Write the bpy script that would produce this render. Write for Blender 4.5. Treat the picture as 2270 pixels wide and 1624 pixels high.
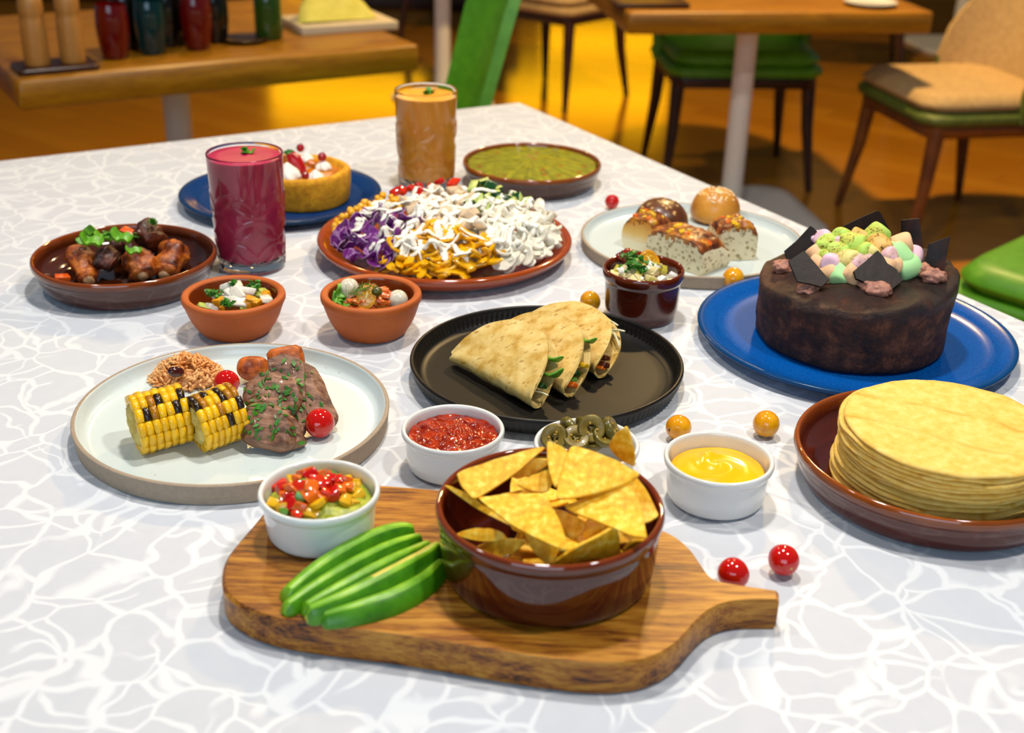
import bpy, bmesh, math, random
import numpy as np
from mathutils import Vector, Matrix, noise
from mathutils.bvhtree import BVHTree
R = math.radians
PI = math.pi
scene = bpy.context.scene
for _o in list(bpy.data.objects):
    bpy.data.objects.remove(_o)
col = scene.collection

# ---------------------------------------------------------------- camera
PITCH, ROLL, FPX, IW, IH = R(25.36), R(1.4676), 2762.0, 2270, 1624
CAM = Vector((0, 0, 1.30))
_r = Vector((1, 0, 0)); _f = Vector((0, math.cos(PITCH), -math.sin(PITCH))); _u = _r.cross(_f)
RX = _r * math.cos(ROLL) + _u * math.sin(ROLL)
UX = -_r * math.sin(ROLL) + _u * math.cos(ROLL)
cd = bpy.data.cameras.new('camera'); cam = bpy.data.objects.new('camera', cd); col.objects.link(cam)
cd.sensor_fit = 'HORIZONTAL'; cd.sensor_width = 36.0; cd.lens = FPX / IW * 36.0
cam.matrix_world = Matrix(((RX.x, UX.x, -_f.x, CAM.x), (RX.y, UX.y, -_f.y, CAM.y), (RX.z, UX.z, -_f.z, CAM.z), (0, 0, 0, 1)))
cd.dof.use_dof = True; cd.dof.focus_distance = 1.17; cd.dof.aperture_fstop = 5.6
cd.clip_start = 0.02
scene.camera = cam

# ---------------------------------------------------------------- light and exposure
w = bpy.data.worlds.new('room_ambient'); scene.world = w; w.use_nodes = True
w.node_tree.nodes['Background'].inputs[0].default_value = (0.62, 0.80, 1.0, 1)
w.node_tree.nodes['Background'].inputs[1].default_value = 0.17
def lamp(name, loc, target, size, watts, colour, size_y=None, shape='DISK'):
    l = bpy.data.lights.new(name, 'AREA'); l.shape = shape if size_y is None else 'RECTANGLE'
    l.size = size
    if size_y: l.size_y = size_y
    l.energy = watts; l.color = colour
    o = bpy.data.objects.new(name, l); col.objects.link(o); o.location = loc
    o.rotation_euler = (Vector(target) - Vector(loc)).to_track_quat('-Z', 'Y').to_euler()
    return o
lamp('ceiling_spot_table_centre_offscreen', (0.00, 1.42, 2.75), (0.0, 1.0, 0.75), 0.16, 38, (1.0, 0.94, 0.85))
lamp('ceiling_spot_table_left_offscreen', (-1.15, 1.15, 2.75), (-0.3, 1.0, 0.75), 0.16, 14, (1.0, 0.94, 0.85))
lamp('ceiling_spot_table_right_offscreen', (0.85, 0.65, 2.75), (0.2, 0.8, 0.75), 0.16, 30, (1.0, 0.94, 0.85))
lamp('ceiling_spot_back_right_offscreen', (0.9, 3.9, 2.75), (1.0, 4.0, 0), 0.18, 120, (1.0, 0.66, 0.27))
lamp('ceiling_spot_back_left_offscreen', (-0.9, 4.2, 2.75), (-0.9, 4.0, 0), 0.18, 32, (1.0, 0.66, 0.27))
lamp('window_behind_camera_offscreen', (-0.6, -2.3, 1.95), (0.0, 0.9, 0.75), 2.8, 62, (0.58, 0.80, 1.0), 1.6)
# lights of the far end of the room, above the frame; the photo shows their yellow glare on the polished floor
AMBER = (1.0, 0.468, 0.003)
lamp('far_wall_lamp_left_offscreen', (-1.625, 11.75, 1.49), (-1.625, 0, 1.49), 1.45, 15.0, AMBER, 0.30)
lamp('far_wall_lamp_middle_offscreen', (.65, 11.75, 1.47), (.65, 0, 1.47), 1.50, 13.5, AMBER, 0.26)
lamp('far_wall_lamp_low_offscreen', (.775, 11.75, .92), (.775, 0, .92), 1.15, 6.4, AMBER, 0.16)
scene.view_settings.view_transform = 'Standard'
scene.view_settings.look = 'None'
scene.view_settings.gamma = 1.0
scene.view_settings.use_curve_mapping = False
scene.view_settings.exposure = -0.36

# ---------------------------------------------------------------- layout helpers
def ray(px, py):
    return (_f + RX * ((px - IW / 2) / FPX) - UX * ((py - IH / 2) / FPX)).normalized()
def at(px, py, z):                       # the point of the horizontal plane z seen at a photo pixel
    v = ray(px, py); return CAM + v * ((z - CAM.z) / v.z)
def on_plane(px, py, point, normal):
    v = ray(px, py); n = Vector(normal)
    return CAM + v * ((Vector(point) - CAM).dot(n) / v.dot(n))
def on_height(px, py, fn, lo=0.7, hi=3.0):  # first point along the sight line under the height field fn(x, y)
    v = ray(px, py); t = lo
    while t < hi:
        p = CAM + v * t
        if p.z <= fn(p.x, p.y): return p
        t += 0.001
    return p
def depth_scale(p): return (Vector(p) - CAM).dot(_f) / FPX      # metres per photo pixel at p

# ---------------------------------------------------------------- object helpers
def link(o, parent=None, loc=None, rot=None):
    col.objects.link(o)
    if parent is not None: o.parent = parent
    if loc is not None: o.location = loc
    if rot is not None: o.rotation_euler = rot
    return o
def tag(o, label, cat, group=None):
    o['label'] = label; o['category'] = cat
    if group: o['group'] = group
    return o
def thing(name, label, cat, loc=(0, 0, 0), rot=(0, 0, 0), group=None):
    return tag(link(bpy.data.objects.new(name, None), None, loc, rot), label, cat, group)
def ob(name, me, m, parent=None, loc=(0, 0, 0), rot=(0, 0, 0)):
    if m is not None and len(me.materials) == 0:
        for q in (m if isinstance(m, (list, tuple)) else [m]): me.materials.append(q)
    return link(bpy.data.objects.new(name, me), parent, loc, rot)
def copy_tree(o, parent=None):
    c = o.copy(); col.objects.link(c); c.parent = parent
    for k in list(o.children): copy_tree(k, c)
    return c
def settle(name, verts, faces, m, label=None, cat=None, group=None, smooth=40):
    """One mesh thing given in world coordinates; its origin goes to its base."""
    v = np.array([tuple(p) for p in verts], float)
    o3 = np.array([v[:, 0].mean(), v[:, 1].mean(), v[:, 2].min()])
    me = mesh(name, v - o3, faces, smooth)
    o = ob(name, me, m, None, Vector(o3))
    if label: tag(o, label, cat, group)
    return o

# ---------------------------------------------------------------- mesh helpers
def mesh(name, verts, faces, smooth=40):
    me = bpy.data.meshes.new(name); me.from_pydata([tuple(map(float, v)) for v in verts], [], [tuple(f) for f in faces]); me.update()
    return finish(me, smooth)
def finish(me, smooth=40):
    if smooth:
        me.shade_smooth()
        if smooth < 180: me.set_sharp_from_angle(angle=R(smooth))
    return me
def from_bm(name, bm, smooth=40):
    bmesh.ops.recalc_face_normals(bm, faces=bm.faces)
    me = bpy.data.meshes.new(name); bm.to_mesh(me); bm.free(); return finish(me, smooth)
def chaikin(p, n=2, closed=False):
    p = [np.array(q, float) for q in p]
    for _ in range(n):
        q = [] if closed else [p[0]]
        for i in range(len(p) if closed else len(p) - 1):
            a, b = p[i], p[(i + 1) % len(p)]
            q += [a * .75 + b * .25, a * .25 + b * .75]
        if not closed: q.append(p[-1])
        p = q
    return p
def lathe_data(prof, seg=72, smooth=2, fn=None):
    pr = chaikin(prof, smooth) if smooth else [np.array(q, float) for q in prof]
    V, Fc, rings = [], [], []
    for r, z in pr:
        if r < 1e-6: rings.append([len(V)]); V.append((0, 0, z)); continue
        rings.append(list(range(len(V), len(V) + seg)))
        for i in range(seg):
            a = 2 * PI * i / seg; V.append((r * math.cos(a), r * math.sin(a), z))
    for A, B in zip(rings, rings[1:]):
        for i in range(seg):
            j = (i + 1) % seg
            if len(A) == 1 and len(B) == 1: continue
            if len(A) == 1: Fc.append((A[0], B[j], B[i]))
            elif len(B) == 1: Fc.append((A[i], A[j], B[0]))
            else: Fc.append((A[i], A[j], B[j], B[i]))
    if fn: V = [fn(*v) for v in V]
    return V, Fc
def lathe(name, prof, seg=72, smooth=2, fn=None, sharp=60):
    V, Fc = lathe_data(prof, seg, smooth, fn)
    return mesh(name, V, Fc, sharp)
def nz(p, s=1.0, seed=0.0): return noise.noise(Vector((p[0] * s + seed * 7.31, p[1] * s + seed * 3.17, p[2] * s + seed * 1.7)))
def blob(name, r, amp=0.1, freq=1.5, sub=3, seed=0, flat=None):
    """Lumpy ellipsoid; flat = lowest z kept (fraction of the height radius)."""
    bm = bmesh.new(); bmesh.ops.create_icosphere(bm, subdivisions=sub, radius=1.0)
    for v in bm.verts:
        d = 1 + amp * (nz(v.co, freq, seed) + .5 * nz(v.co, freq * 2.3, seed + 5))
        v.co *= d
        if flat is not None and v.co.z < flat: v.co.z = flat + (v.co.z - flat) * .12
        v.co = Vector((v.co.x * r[0], v.co.y * r[1], v.co.z * r[2]))
    return from_bm(name, bm, 180)
def dice(name, sx, sy, sz, jit=0.12, bevel=0.12, seed=0, segs=2, smooth=50):
    rnd = random.Random(seed); bm = bmesh.new(); bmesh.ops.create_cube(bm, size=1.0)
    for v in bm.verts: v.co = Vector((v.co.x * (1 + rnd.uniform(-jit, jit) * 2), v.co.y * (1 + rnd.uniform(-jit, jit) * 2), v.co.z * (1 + rnd.uniform(-jit, jit) * 2)))
    for v in bm.verts: v.co = Vector((v.co.x * sx, v.co.y * sy, v.co.z * sz))
    if bevel: bmesh.ops.bevel(bm, geom=list(bm.edges), offset=bevel * min(sx, sy, sz), segments=segs, affect='EDGES', profile=.5)
    return from_bm(name, bm, smooth)
def box_data(x0, x1, y0, y1, z0, z1):
    V = [(x, y, z) for z in (z0, z1) for y in (y0, y1) for x in (x0, x1)]
    return V, [(0, 2, 3, 1), (4, 5, 7, 6), (0, 1, 5, 4), (2, 6, 7, 3), (0, 4, 6, 2), (1, 3, 7, 5)]
def box(name, x0, x1, y0, y1, z0, z1, bevel=0.0, segs=2):
    bm = bmesh.new(); V, Fc = box_data(x0, x1, y0, y1, z0, z1)
    bv = [bm.verts.new(v) for v in V]
    for f in Fc: bm.faces.new([bv[i] for i in f])
    if bevel: bmesh.ops.bevel(bm, geom=list(bm.edges), offset=bevel, segments=segs, affect='EDGES', profile=.5)
    return from_bm(name, bm, 50)
def tube_data(pts, rad, seg=8, flat=1.0):
    pts = [Vector(p) for p in pts]; V, Fc = [], []; n = len(pts)
    up = Vector((0, 0, 1))
    for i, p in enumerate(pts):
        t = (pts[min(i + 1, n - 1)] - pts[max(i - 1, 0)])
        t = t.normalized() if t.length > 1e-9 else Vector((1, 0, 0))
        s = t.cross(up)
        if s.length < 1e-3: s = t.cross(Vector((0, 1, 0)))
        s.normalize(); q = s.cross(t)
        rr = rad[i] if hasattr(rad, '__len__') else rad
        for k in range(seg):
            a = 2 * PI * k / seg; V.append(p + s * math.cos(a) * rr + q * math.sin(a) * rr * flat)
    for i in range(n - 1):
        for k in range(seg):
            j = (k + 1) % seg; Fc.append((i * seg + k, i * seg + j, (i + 1) * seg + j, (i + 1) * seg + k))
    Fc.append(tuple(range(seg))[::-1]); Fc.append(tuple(range((n - 1) * seg, n * seg)))
    return V, Fc
def tube(name, pts, rad, seg=8, flat=1.0, sharp=60): 
    V, Fc = tube_data(pts, rad, seg, flat); return mesh(name, V, Fc, sharp)
def join(parts):
    V, Fc = [], []
    for v, f in parts:
        b = len(V); V += [tuple(q) for q in v]; Fc += [tuple(i + b for i in q) for q in f]
    return V, Fc
def slab_data(out, thick, edge=0.25, rings=(0.86, 0.6, 0.3), bulge=0.0, fn=None):
    """Rounded plate from a 2-D outline around its centroid: local x, y in the plate, z through it.
    edge = rounding as share of the thickness; bulge = extra dome on the upper side; fn(x, y, z) bends it."""
    o = np.array(out, float); c = o.mean(0); n = len(o); V, Fc = [], []
    span = np.abs(o - c).max()
    e = edge * thick; k = max(0.0, 1 - e / span)
    prof = [(k, 0.0), (1.0, e), (1.0, thick - e), (k, thick)]
    rows = []
    seq = [(s * k, 0.0) for s in reversed(rings)] + prof + [(s * k, thick) for s in rings]
    for s, z in seq:
        rows.append(range(len(V), len(V) + n))
        for q in o:
            x, y = c + (q - c) * s
            zz = z + (bulge * (1 - s * s) if z > thick * .5 else 0)
            V.append((x, y, zz))
    b0 = len(V); V.append((c[0], c[1], 0.0)); t0 = len(V); V.append((c[0], c[1], thick + bulge))
    for A, B in zip(rows, rows[1:]):
        for i in range(n):
            j = (i + 1) % n; Fc.append((A[i], A[j], B[j], B[i]))
    for i in range(n):
        j = (i + 1) % n; Fc.append((b0, rows[0][j], rows[0][i])); Fc.append((t0, rows[-1][i], rows[-1][j]))
    a = sum(o[i][0] * o[(i + 1) % n][1] - o[(i + 1) % n][0] * o[i][1] for i in range(n))
    if a < 0: Fc = [f[::-1] for f in Fc]
    if fn: V = [fn(*v) for v in V]
    return V, Fc
def slab(name, out, thick, edge=0.25, rings=(0.86, 0.6, 0.3), bulge=0.0, fn=None, sharp=50):
    V, Fc = slab_data(out, thick, edge, rings, bulge, fn); return mesh(name, V, Fc, sharp)
def frame(point, normal, xdir=(1, 0, 0)):
    n = Vector(normal).normalized(); x = Vector(xdir); x = (x - n * x.dot(n)).normalized(); y = n.cross(x)
    return Matrix(((x.x, y.x, n.x, point[0]), (x.y, y.y, n.y, point[1]), (x.z, y.z, n.z, point[2]), (0, 0, 0, 1)))
def px_slab(name, pix, point, normal, thick, m, label=None, cat=None, group=None, parent=None, sm=2, wob=0.0, seed=0, bend=None, sharp=50, **kw):
    """Plate whose outline, read off the photo, lies in the plane (point, normal); it keeps its own thickness."""
    M = frame(point, normal); Mi = M.inverted()
    o = [Mi @ on_plane(x, y, point, normal) for x, y in pix]
    o = chaikin([(q.x, q.y) for q in o], sm, True)
    if wob: o = [q * (1 + wob * nz((q[0], q[1], 0), 90, seed)) for q in o]
    def fn(x, y, z):
        if bend: x, y, z = bend(x, y, z)
        return tuple(M @ Vector((x, y, z - thick)))
    V, Fc = slab_data(o, thick, fn=fn, **kw)
    if parent is None: return settle(name, V, Fc, m, label, cat, group, sharp)
    inv = parent.matrix_basis.inverted()
    return ob(name, mesh(name, [inv @ Vector(v) for v in V], Fc, sharp), m, parent)
def world_bvh(objs):
    V, Fc = [], []
    bpy.context.view_layer.update()
    for o in objs:
        if o.type != 'MESH': continue
        b = len(V); M = o.matrix_world
        V += [M @ v.co for v in o.data.vertices]; Fc += [[i + b for i in p.vertices] for p in o.data.polygons]
    return BVHTree.FromPolygons(V, Fc)
def family(o): return [o] + [c for k in o.children for c in family(k)]

# ---------------------------------------------------------------- material helpers
def lin(h):
    if isinstance(h, str):
        h = h.lstrip('#'); h = [int(h[i:i + 2], 16) / 255 for i in (0, 2, 4)]
        h = [c / 12.92 if c <= .04045 else ((c + .055) / 1.055) ** 2.4 for c in h]
    return (*h[:3], 1.0)
class NT:
    def __init__(s, name):
        s.m = bpy.data.materials.new(name); s.m.use_nodes = True; s.t = s.m.node_tree
        s.b = s.t.nodes['Principled BSDF']; s.tc = None
    def n(s, typ, **kw):
        x = s.t.nodes.new(typ)
        for k, v in kw.items(): setattr(x, k, v)
        return x
    def l(s, a, b): s.t.links.new(a, b)
    def coord(s, scale=(1, 1, 1), rot=(0, 0, 0), loc=(0, 0, 0), kind='Object'):
        if s.tc is None: s.tc = s.n('ShaderNodeTexCoord')
        mp = s.n('ShaderNodeMapping'); mp.inputs['Scale'].default_value = scale; mp.inputs['Rotation'].default_value = rot; mp.inputs['Location'].default_value = loc
        s.l(s.tc.outputs[kind], mp.inputs[0]); return mp.outputs[0]
    def noise(s, vec, scale, detail=3, rough=.55, dist=0):
        x = s.n('ShaderNodeTexNoise'); x.inputs['Scale'].default_value = scale; x.inputs['Detail'].default_value = detail
        x.inputs['Roughness'].default_value = rough; x.inputs['Distortion'].default_value = dist; s.l(vec, x.inputs['Vector']); return x.outputs['Fac']
    def vor(s, vec, scale, feature='F1', rnd=1.0):
        x = s.n('ShaderNodeTexVoronoi', feature=feature); x.inputs['Scale'].default_value = scale; x.inputs['Randomness'].default_value = rnd
        s.l(vec, x.inputs['Vector']); return x
    def ramp(s, fac, stops, interp='LINEAR'):
        x = s.n('ShaderNodeValToRGB'); x.color_ramp.interpolation = interp; e = x.color_ramp.elements
        while len(e) < len(stops): e.new(.5)
        for q, (p, c) in zip(e, stops):
            q.position = p; q.color = lin(c) if not isinstance(c, (int, float)) else (c, c, c, 1)
        s.l(fac, x.inputs[0]); return x.outputs[0]
    def mix(s, fac, a, b, blend='MIX'):
        x = s.n('ShaderNodeMix', data_type='RGBA', blend_type=blend)
        for sock, v in ((x.inputs[0], fac), (x.inputs[6], a), (x.inputs[7], b)):
            if hasattr(v, 'is_linked') or isinstance(v, bpy.types.NodeSocket): s.l(v, sock)
            elif isinstance(v, (int, float)): sock.default_value = v if sock == x.inputs[0] else (v, v, v, 1)
            else: sock.default_value = lin(v)
        return x.outputs[2]
    def math(s, op, a, b=None, c=None):
        x = s.n('ShaderNodeMath', operation=op)
        for i, v in enumerate((a, b, c)):
            if v is None: continue
            if isinstance(v, bpy.types.NodeSocket): s.l(v, x.inputs[i])
            else: x.inputs[i].default_value = v
        return x.outputs[0]
    def xyz(s, vec):
        x = s.n('ShaderNodeSeparateXYZ'); s.l(vec, x.inputs[0]); return x.outputs
    def bump(s, h, strength=.3, dist=.002):
        x = s.n('ShaderNodeBump'); x.inputs['Strength'].default_value = strength; x.inputs['Distance'].default_value = dist
        s.l(h, x.inputs['Height'])
        if s.b.inputs['Normal'].is_linked: s.l(s.b.inputs['Normal'].links[0].from_socket, x.inputs['Normal'])
        s.l(x.outputs[0], s.b.inputs['Normal'])
    def set(s, **kw):
        names = dict(color='Base Color', rough='Roughness', spec='Specular IOR Level', sss='Subsurface Weight', coat='Coat Weight', trans='Transmission Weight', ior='IOR', metal='Metallic', coatr='Coat Roughness')
        for k, v in kw.items():
            i = s.b.inputs[names[k]]
            if isinstance(v, bpy.types.NodeSocket): s.l(v, i)
            elif k == 'color': i.default_value = lin(v)
            else: i.default_value = v
        return s
def mat(name, c1, c2=None, scale=40, rough=.5, bump=0, bscale=None, bdist=.001, spec=.5, sss=0, sssr=.004, coat=0, lo=.35, hi=.65, detail=4, stretch=(1, 1, 1), rand=0, c3=None):
    t = NT(name)
    if c2 is None: colr = None; t.set(color=c1)
    else:
        v = t.coord(stretch); f = t.noise(v, scale, detail)
        colr = t.ramp(f, [(lo, c1), (hi, c2)] if c3 is None else [(lo, c1), ((lo + hi) / 2, c2), (hi, c3)])
        t.l(colr, t.b.inputs['Base Color'])
    if rand:
        oi = t.n('ShaderNodeObjectInfo'); hs = t.n('ShaderNodeHueSaturation')
        val = t.math('MULTIPLY_ADD', oi.outputs['Random'], 2 * rand, 1 - rand); t.l(val, hs.inputs['Value'])
        hue = t.math('MULTIPLY_ADD', oi.outputs['Random'], rand * .06, .5 - rand * .03); t.l(hue, hs.inputs['Hue'])
        if colr is not None: t.l(colr, hs.inputs['Color'])
        else: hs.inputs['Color'].default_value = lin(c1)
        t.l(hs.outputs[0], t.b.inputs['Base Color'])
    t.set(rough=rough, spec=spec, coat=coat)
    if sss:
        t.set(sss=sss); t.b.inputs['Subsurface Scale'].default_value = sssr
        t.b.inputs['Subsurface Radius'].default_value = (1, .6, .4)
    if bump:
        t.bump(t.noise(t.coord(stretch), bscale or scale * 2, 5), bump, bdist)
    return t.m
def paint(me, fn):
    for p in me.polygons: p.material_index = fn(p.center, p.normal)
    return me

# ================================================================ MATERIALS
def wood(name, dark, mid, light, scale=6, stretch=(1, 14, 14), rough=.42, spec=.4, rot=(0, 0, 0), contrast=(.3, .5, .72)):
    t = NT(name); v = t.coord(stretch, rot)
    a = t.noise(v, scale, 6, .65, .6); b = t.noise(t.coord(tuple(q * 3.2 for q in stretch), rot), scale * 2.4, 4, .6)
    f = t.math('MULTIPLY_ADD', b, .35, t.math('MULTIPLY', a, .72))
    t.l(t.ramp(f, [(contrast[0], dark), (contrast[1], mid), (contrast[2], light)]), t.b.inputs['Base Color'])
    t.set(rough=rough, spec=spec); t.bump(f, .15, .001); return t.m
M = {}
M['floor'] = None
t = NT('oak_floor')
v = t.coord((1, 1, 1), (0, 0, R(38)))
br = t.n('ShaderNodeTexBrick'); br.offset = .5
br.inputs['Scale'].default_value = 1.0; br.inputs['Brick Width'].default_value = .9; br.inputs['Row Height'].default_value = .12
br.inputs['Mortar Size'].default_value = .002; br.inputs['Color1'].default_value = lin('#bb7e18'); br.inputs['Color2'].default_value = lin('#a96c0e'); br.inputs['Mortar'].default_value = lin('#8a5a1a')
t.l(v, br.inputs['Vector'])
g = t.noise(t.coord((1.2, 16, 1), (0, 0, R(38))), 4, 5)
t.l(t.mix(t.math('MULTIPLY', g, .55), br.outputs[0], '#8a5608'), t.b.inputs['Base Color'])
t.set(rough=.16, spec=.5); M['floor'] = t.m
M['wall'] = mat('dark_brown_wall', '#2a1a0c', '#3a2410', 3, .7)
M['table_wood'] = wood('table_oak', '#6c4206', '#8c5c0a', '#a87412', 5, (1, 9, 9), .35)
M['table_edge'] = M['table_wood']
M['metal'] = mat('pale_painted_metal', '#dcdad2', rough=.35, spec=.5)
M['leg_wood'] = mat('dark_walnut', '#2a1206', '#3c1c0a', 14, .35)
M['leg_brown'] = mat('brown_walnut', '#5a2d0c', '#74400f', 14, .4)
M['green'] = mat('green_leather', '#4c8a10', '#5a9a14', 30, .45, .1, 240)
M['beige'] = mat('beige_upholstery', '#a8895a', '#b89a68', 60, .8, .15, 300)
M['olive'] = mat('olive_upholstery', '#4c5a1c', '#5a6822', 40, .6)

# tablecloth: white jacquard, satin lines woven over a duller ground
t = NT('white_jacquard')
v = t.coord((1, 1, 1))
dn = t.n('ShaderNodeTexNoise'); dn.inputs['Scale'].default_value = 13; dn.inputs['Detail'].default_value = 2; t.l(v, dn.inputs['Vector'])
vm = t.n('ShaderNodeVectorMath', operation='MULTIPLY_ADD'); vm.inputs[1].default_value = (.07, .07, 0); t.l(dn.outputs['Color'], vm.inputs[0]); t.l(v, vm.inputs[2])
va = t.vor(vm.outputs[0], 21, 'DISTANCE_TO_EDGE').outputs['Distance']
vm2 = t.n('ShaderNodeVectorMath', operation='MULTIPLY_ADD'); vm2.inputs[1].default_value = (.11, .11, 0); vm2.inputs[2].default_value = (3.3, 1.7, 0); t.l(dn.outputs['Color'], vm2.inputs[0])
ad = t.n('ShaderNodeVectorMath', operation='ADD'); t.l(vm2.outputs[0], ad.inputs[0]); t.l(v, ad.inputs[1])
vb = t.vor(ad.outputs[0], 15, 'DISTANCE_TO_EDGE').outputs['Distance']
gap = t.ramp(t.noise(v, 16, 2), [(.40, 0), (.52, 1)])
la = t.ramp(va, [(.024, 1), (.058, 0)])
lb = t.math('MULTIPLY', t.ramp(vb, [(.018, 1), (.042, 0)]), gap)
ln = t.math('MAXIMUM', la, lb)
grd = t.mix(t.noise(v, 60, 4), '#bcc0c8', '#c5c8cf')
t.l(t.mix(ln, grd, '#d6d9de'), t.b.inputs['Base Color'])
t.l(t.ramp(ln, [(0, .75), (1, .5)]), t.b.inputs['Roughness']); t.set(spec=.3)
t.bump(t.noise(t.coord((1, 1, 1)), 900, 2), .12, .0004)
M['cloth'] = t.m

def glaze(name, body, rim, z0, z1, rough=.1, coat=.3, streak=.25, body2=None):
    """Glazed pottery; the glaze runs thin and shows a lighter clay colour along the lip."""
    t = NT(name); v = t.coord(); z = t.xyz(v)[2]
    f = t.math('MULTIPLY_ADD', t.noise(v, 60, 3), (z1 - z0) * streak * 2, t.math('SUBTRACT', z, (z1 - z0) * streak))
    fac = t.n('ShaderNodeMapRange'); fac.inputs['From Min'].default_value = z0; fac.inputs['From Max'].default_value = z1; t.l(f, fac.inputs['Value'])
    b = t.mix(t.noise(v, 22, 4), body, body2 or body)
    t.l(t.mix(fac.outputs[0], b, rim), t.b.inputs['Base Color']); t.set(rough=rough, coat=coat); t.b.inputs['Coat Roughness'].default_value = .05
    return t.m
M['porcelain'] = mat('white_porcelain', '#dcdcd8', rough=.12, spec=.5, coat=.3)
t = NT('speckled_stoneware'); v = t.coord()
sp = t.ramp(t.vor(v, 420).outputs['Distance'], [(.10, 1), (.2, 0)])
sp2 = t.math('MULTIPLY', sp, t.ramp(t.noise(v, 260, 1), [(.5, 0), (.56, 1)]))
t.l(t.mix(sp2, t.mix(t.noise(v, 180, 3), '#94816c', '#a89682'), '#4a3b2c'), t.b.inputs['Base Color']); t.set(rough=.75, spec=.3); t.bump(t.noise(v, 500, 3), .2, .0005)
M['stoneware'] = t.m
t = NT('pale_celadon_glaze'); v = t.coord()
sp = t.math('MULTIPLY', t.ramp(t.vor(v, 120).outputs['Distance'], [(.06, 1), (.1, 0)]), t.ramp(t.noise(v, 70, 1), [(.56, 0), (.6, 1)]))
t.l(t.mix(sp, '#cad5d4', '#94845f'), t.b.inputs['Base Color']); t.set(rough=.18, coat=.2)
M['celadon'] = t.m
M['black_glaze'] = mat('black_satin_glaze', '#090806', '#100d09', 60, .42, spec=.3)
def blueglaze(name, a, b, rim, r0, r1):
    t = NT(name); v = t.coord(); s = t.xyz(v)
    rr = t.math('SQRT', t.math('ADD', t.math('MULTIPLY', s[0], s[0]), t.math('MULTIPLY', s[1], s[1])))
    fac = t.n('ShaderNodeMapRange'); fac.inputs['From Min'].default_value = r0; fac.inputs['From Max'].default_value = r1; t.l(rr, fac.inputs['Value'])
    c = t.mix(t.ramp(t.noise(v, 420, 4), [(.3, 0), (.7, 1)]), a, b)
    t.l(t.mix(fac.outputs[0], c, rim), t.b.inputs['Base Color']); t.set(rough=.2, coat=0, spec=.16); t.b.inputs['Coat Roughness'].default_value = .1
    t.bump(t.noise(v, 500, 2), .06, .0004); return t.m
M['terracotta'] = mat('terracotta', '#a9501c', '#bd6026', 26, .6, .15, 300, .0004, spec=.35, lo=.3, hi=.7)
M['terra_in'] = mat('glazed_terracotta', '#6a2a0a', '#7d3410', 20, .15, coat=.3)

# ================================================================ SETTING
fl = ob('floor', box('floor', -6, 6, -3, 12, -.05, 0), M['floor']); fl['kind'] = 'structure'
wb = ob('wall_back', box('wall_back', -6, 6, 0, .1, 0, 3), M['wall'], None, (0, 11.8, 0)); wb['kind'] = 'structure'

# ---------------------------------------------------------------- chairs and tables behind
def rrect(hx, hy, r, n=6):
    o = []
    for cx, cy, a0 in ((hx - r, hy - r, 0), (-hx + r, hy - r, 90), (-hx + r, -hy + r, 180), (hx - r, -hy + r, 270)):
        for i in range(n + 1):
            a = R(a0 + 90 * i / n); o.append((cx + r * math.cos(a), cy + r * math.sin(a)))
    return o
def chair(name, label, loc, rz, inner, outer, legm, group=None, arm=.52, top=.84, wid=.5, apron=True, lean=.16, arc=82):
    t = thing(name, label, 'chair', loc, (0, 0, rz), group)
    hx = wid / 2
    for sx in (-1, 1):
        for sy in (-1, 1):
            ob('leg', tube('leg', [(sx * (hx - .045), sy * .175, .39), (sx * (hx - .035), sy * .19, .22), (sx * (hx - .012), sy * .225, 0)], [.026, .021, .012], 10), legm, t)
    if apron: ob('seat_frame', slab('seat_frame', rrect(hx - .02, .215, .05), .045, .2, fn=lambda x, y, z: (x, y, z + .355)), legm, t)
    ob('seat_base', slab('seat_base', rrect(hx, .235, .07), .035, .3, fn=lambda x, y, z: (x, y, z + .395)), outer, t)
    ob('seat_cushion', slab('seat_cushion', rrect(hx - .012, .23, .08), .05, .45, bulge=.014, fn=lambda x, y, z: (x, y - .004, z + .428)), inner, t)
    V, Fc, n, k = [], [], 28, 9
    for side in (0, 1):
        for i in range(n + 1):
            a = R(-arc + 2 * arc * i / n); ca = math.cos(a)
            zt = arm + (top - arm) * (max(0, ca - math.cos(R(arc))) / (1 - math.cos(R(arc)))) ** .62
            for j in range(k + 1):
                s = j / k; z = .40 + (zt - .40) * s
                rr = (hx + .012 - .03 * side); ll = lean * ca * (z - .40) * 1.1
                V.append((math.sin(a) * (rr + .05 * (z - .4)), .03 + ca * (rr * .93 - .02) + ll, z))
    m_ = (n + 1) * (k + 1)
    for i in range(n):
        for j in range(k):
            a = i * (k + 1) + j; Fc.append((a, a + 1, a + k + 2, a + k + 1)); b = a + m_; Fc.append((b, b + k + 1, b + k + 2, b + 1))
    for i in range(n):
        a = i * (k + 1) + k; Fc.append((a, a + m_, a + m_ + k + 1, a + k + 1)); a = i * (k + 1); Fc.append((a, a + k + 1, a + m_ + k + 1, a + m_))
    for i in (0, n):
        for j in range(k):
            a = i * (k + 1) + j; Fc.append((a, a + m_, a + m_ + 1, a + 1) if i == 0 else (a, a + 1, a + m_ + 1, a + m_))
    bm = bmesh.new(); bv = [bm.verts.new(v) for v in V]
    for f in Fc: bm.faces.new([bv[q] for q in f])
    me = from_bm('backrest', bm, 60); me.materials.append(inner); me.materials.append(outer)
    paint(me, lambda c, nn: 1 if (nn.x * c.x + nn.y * (c.y - .03)) > 0 else 0)
    ob('backrest', me, None, t)
    return t
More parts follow.
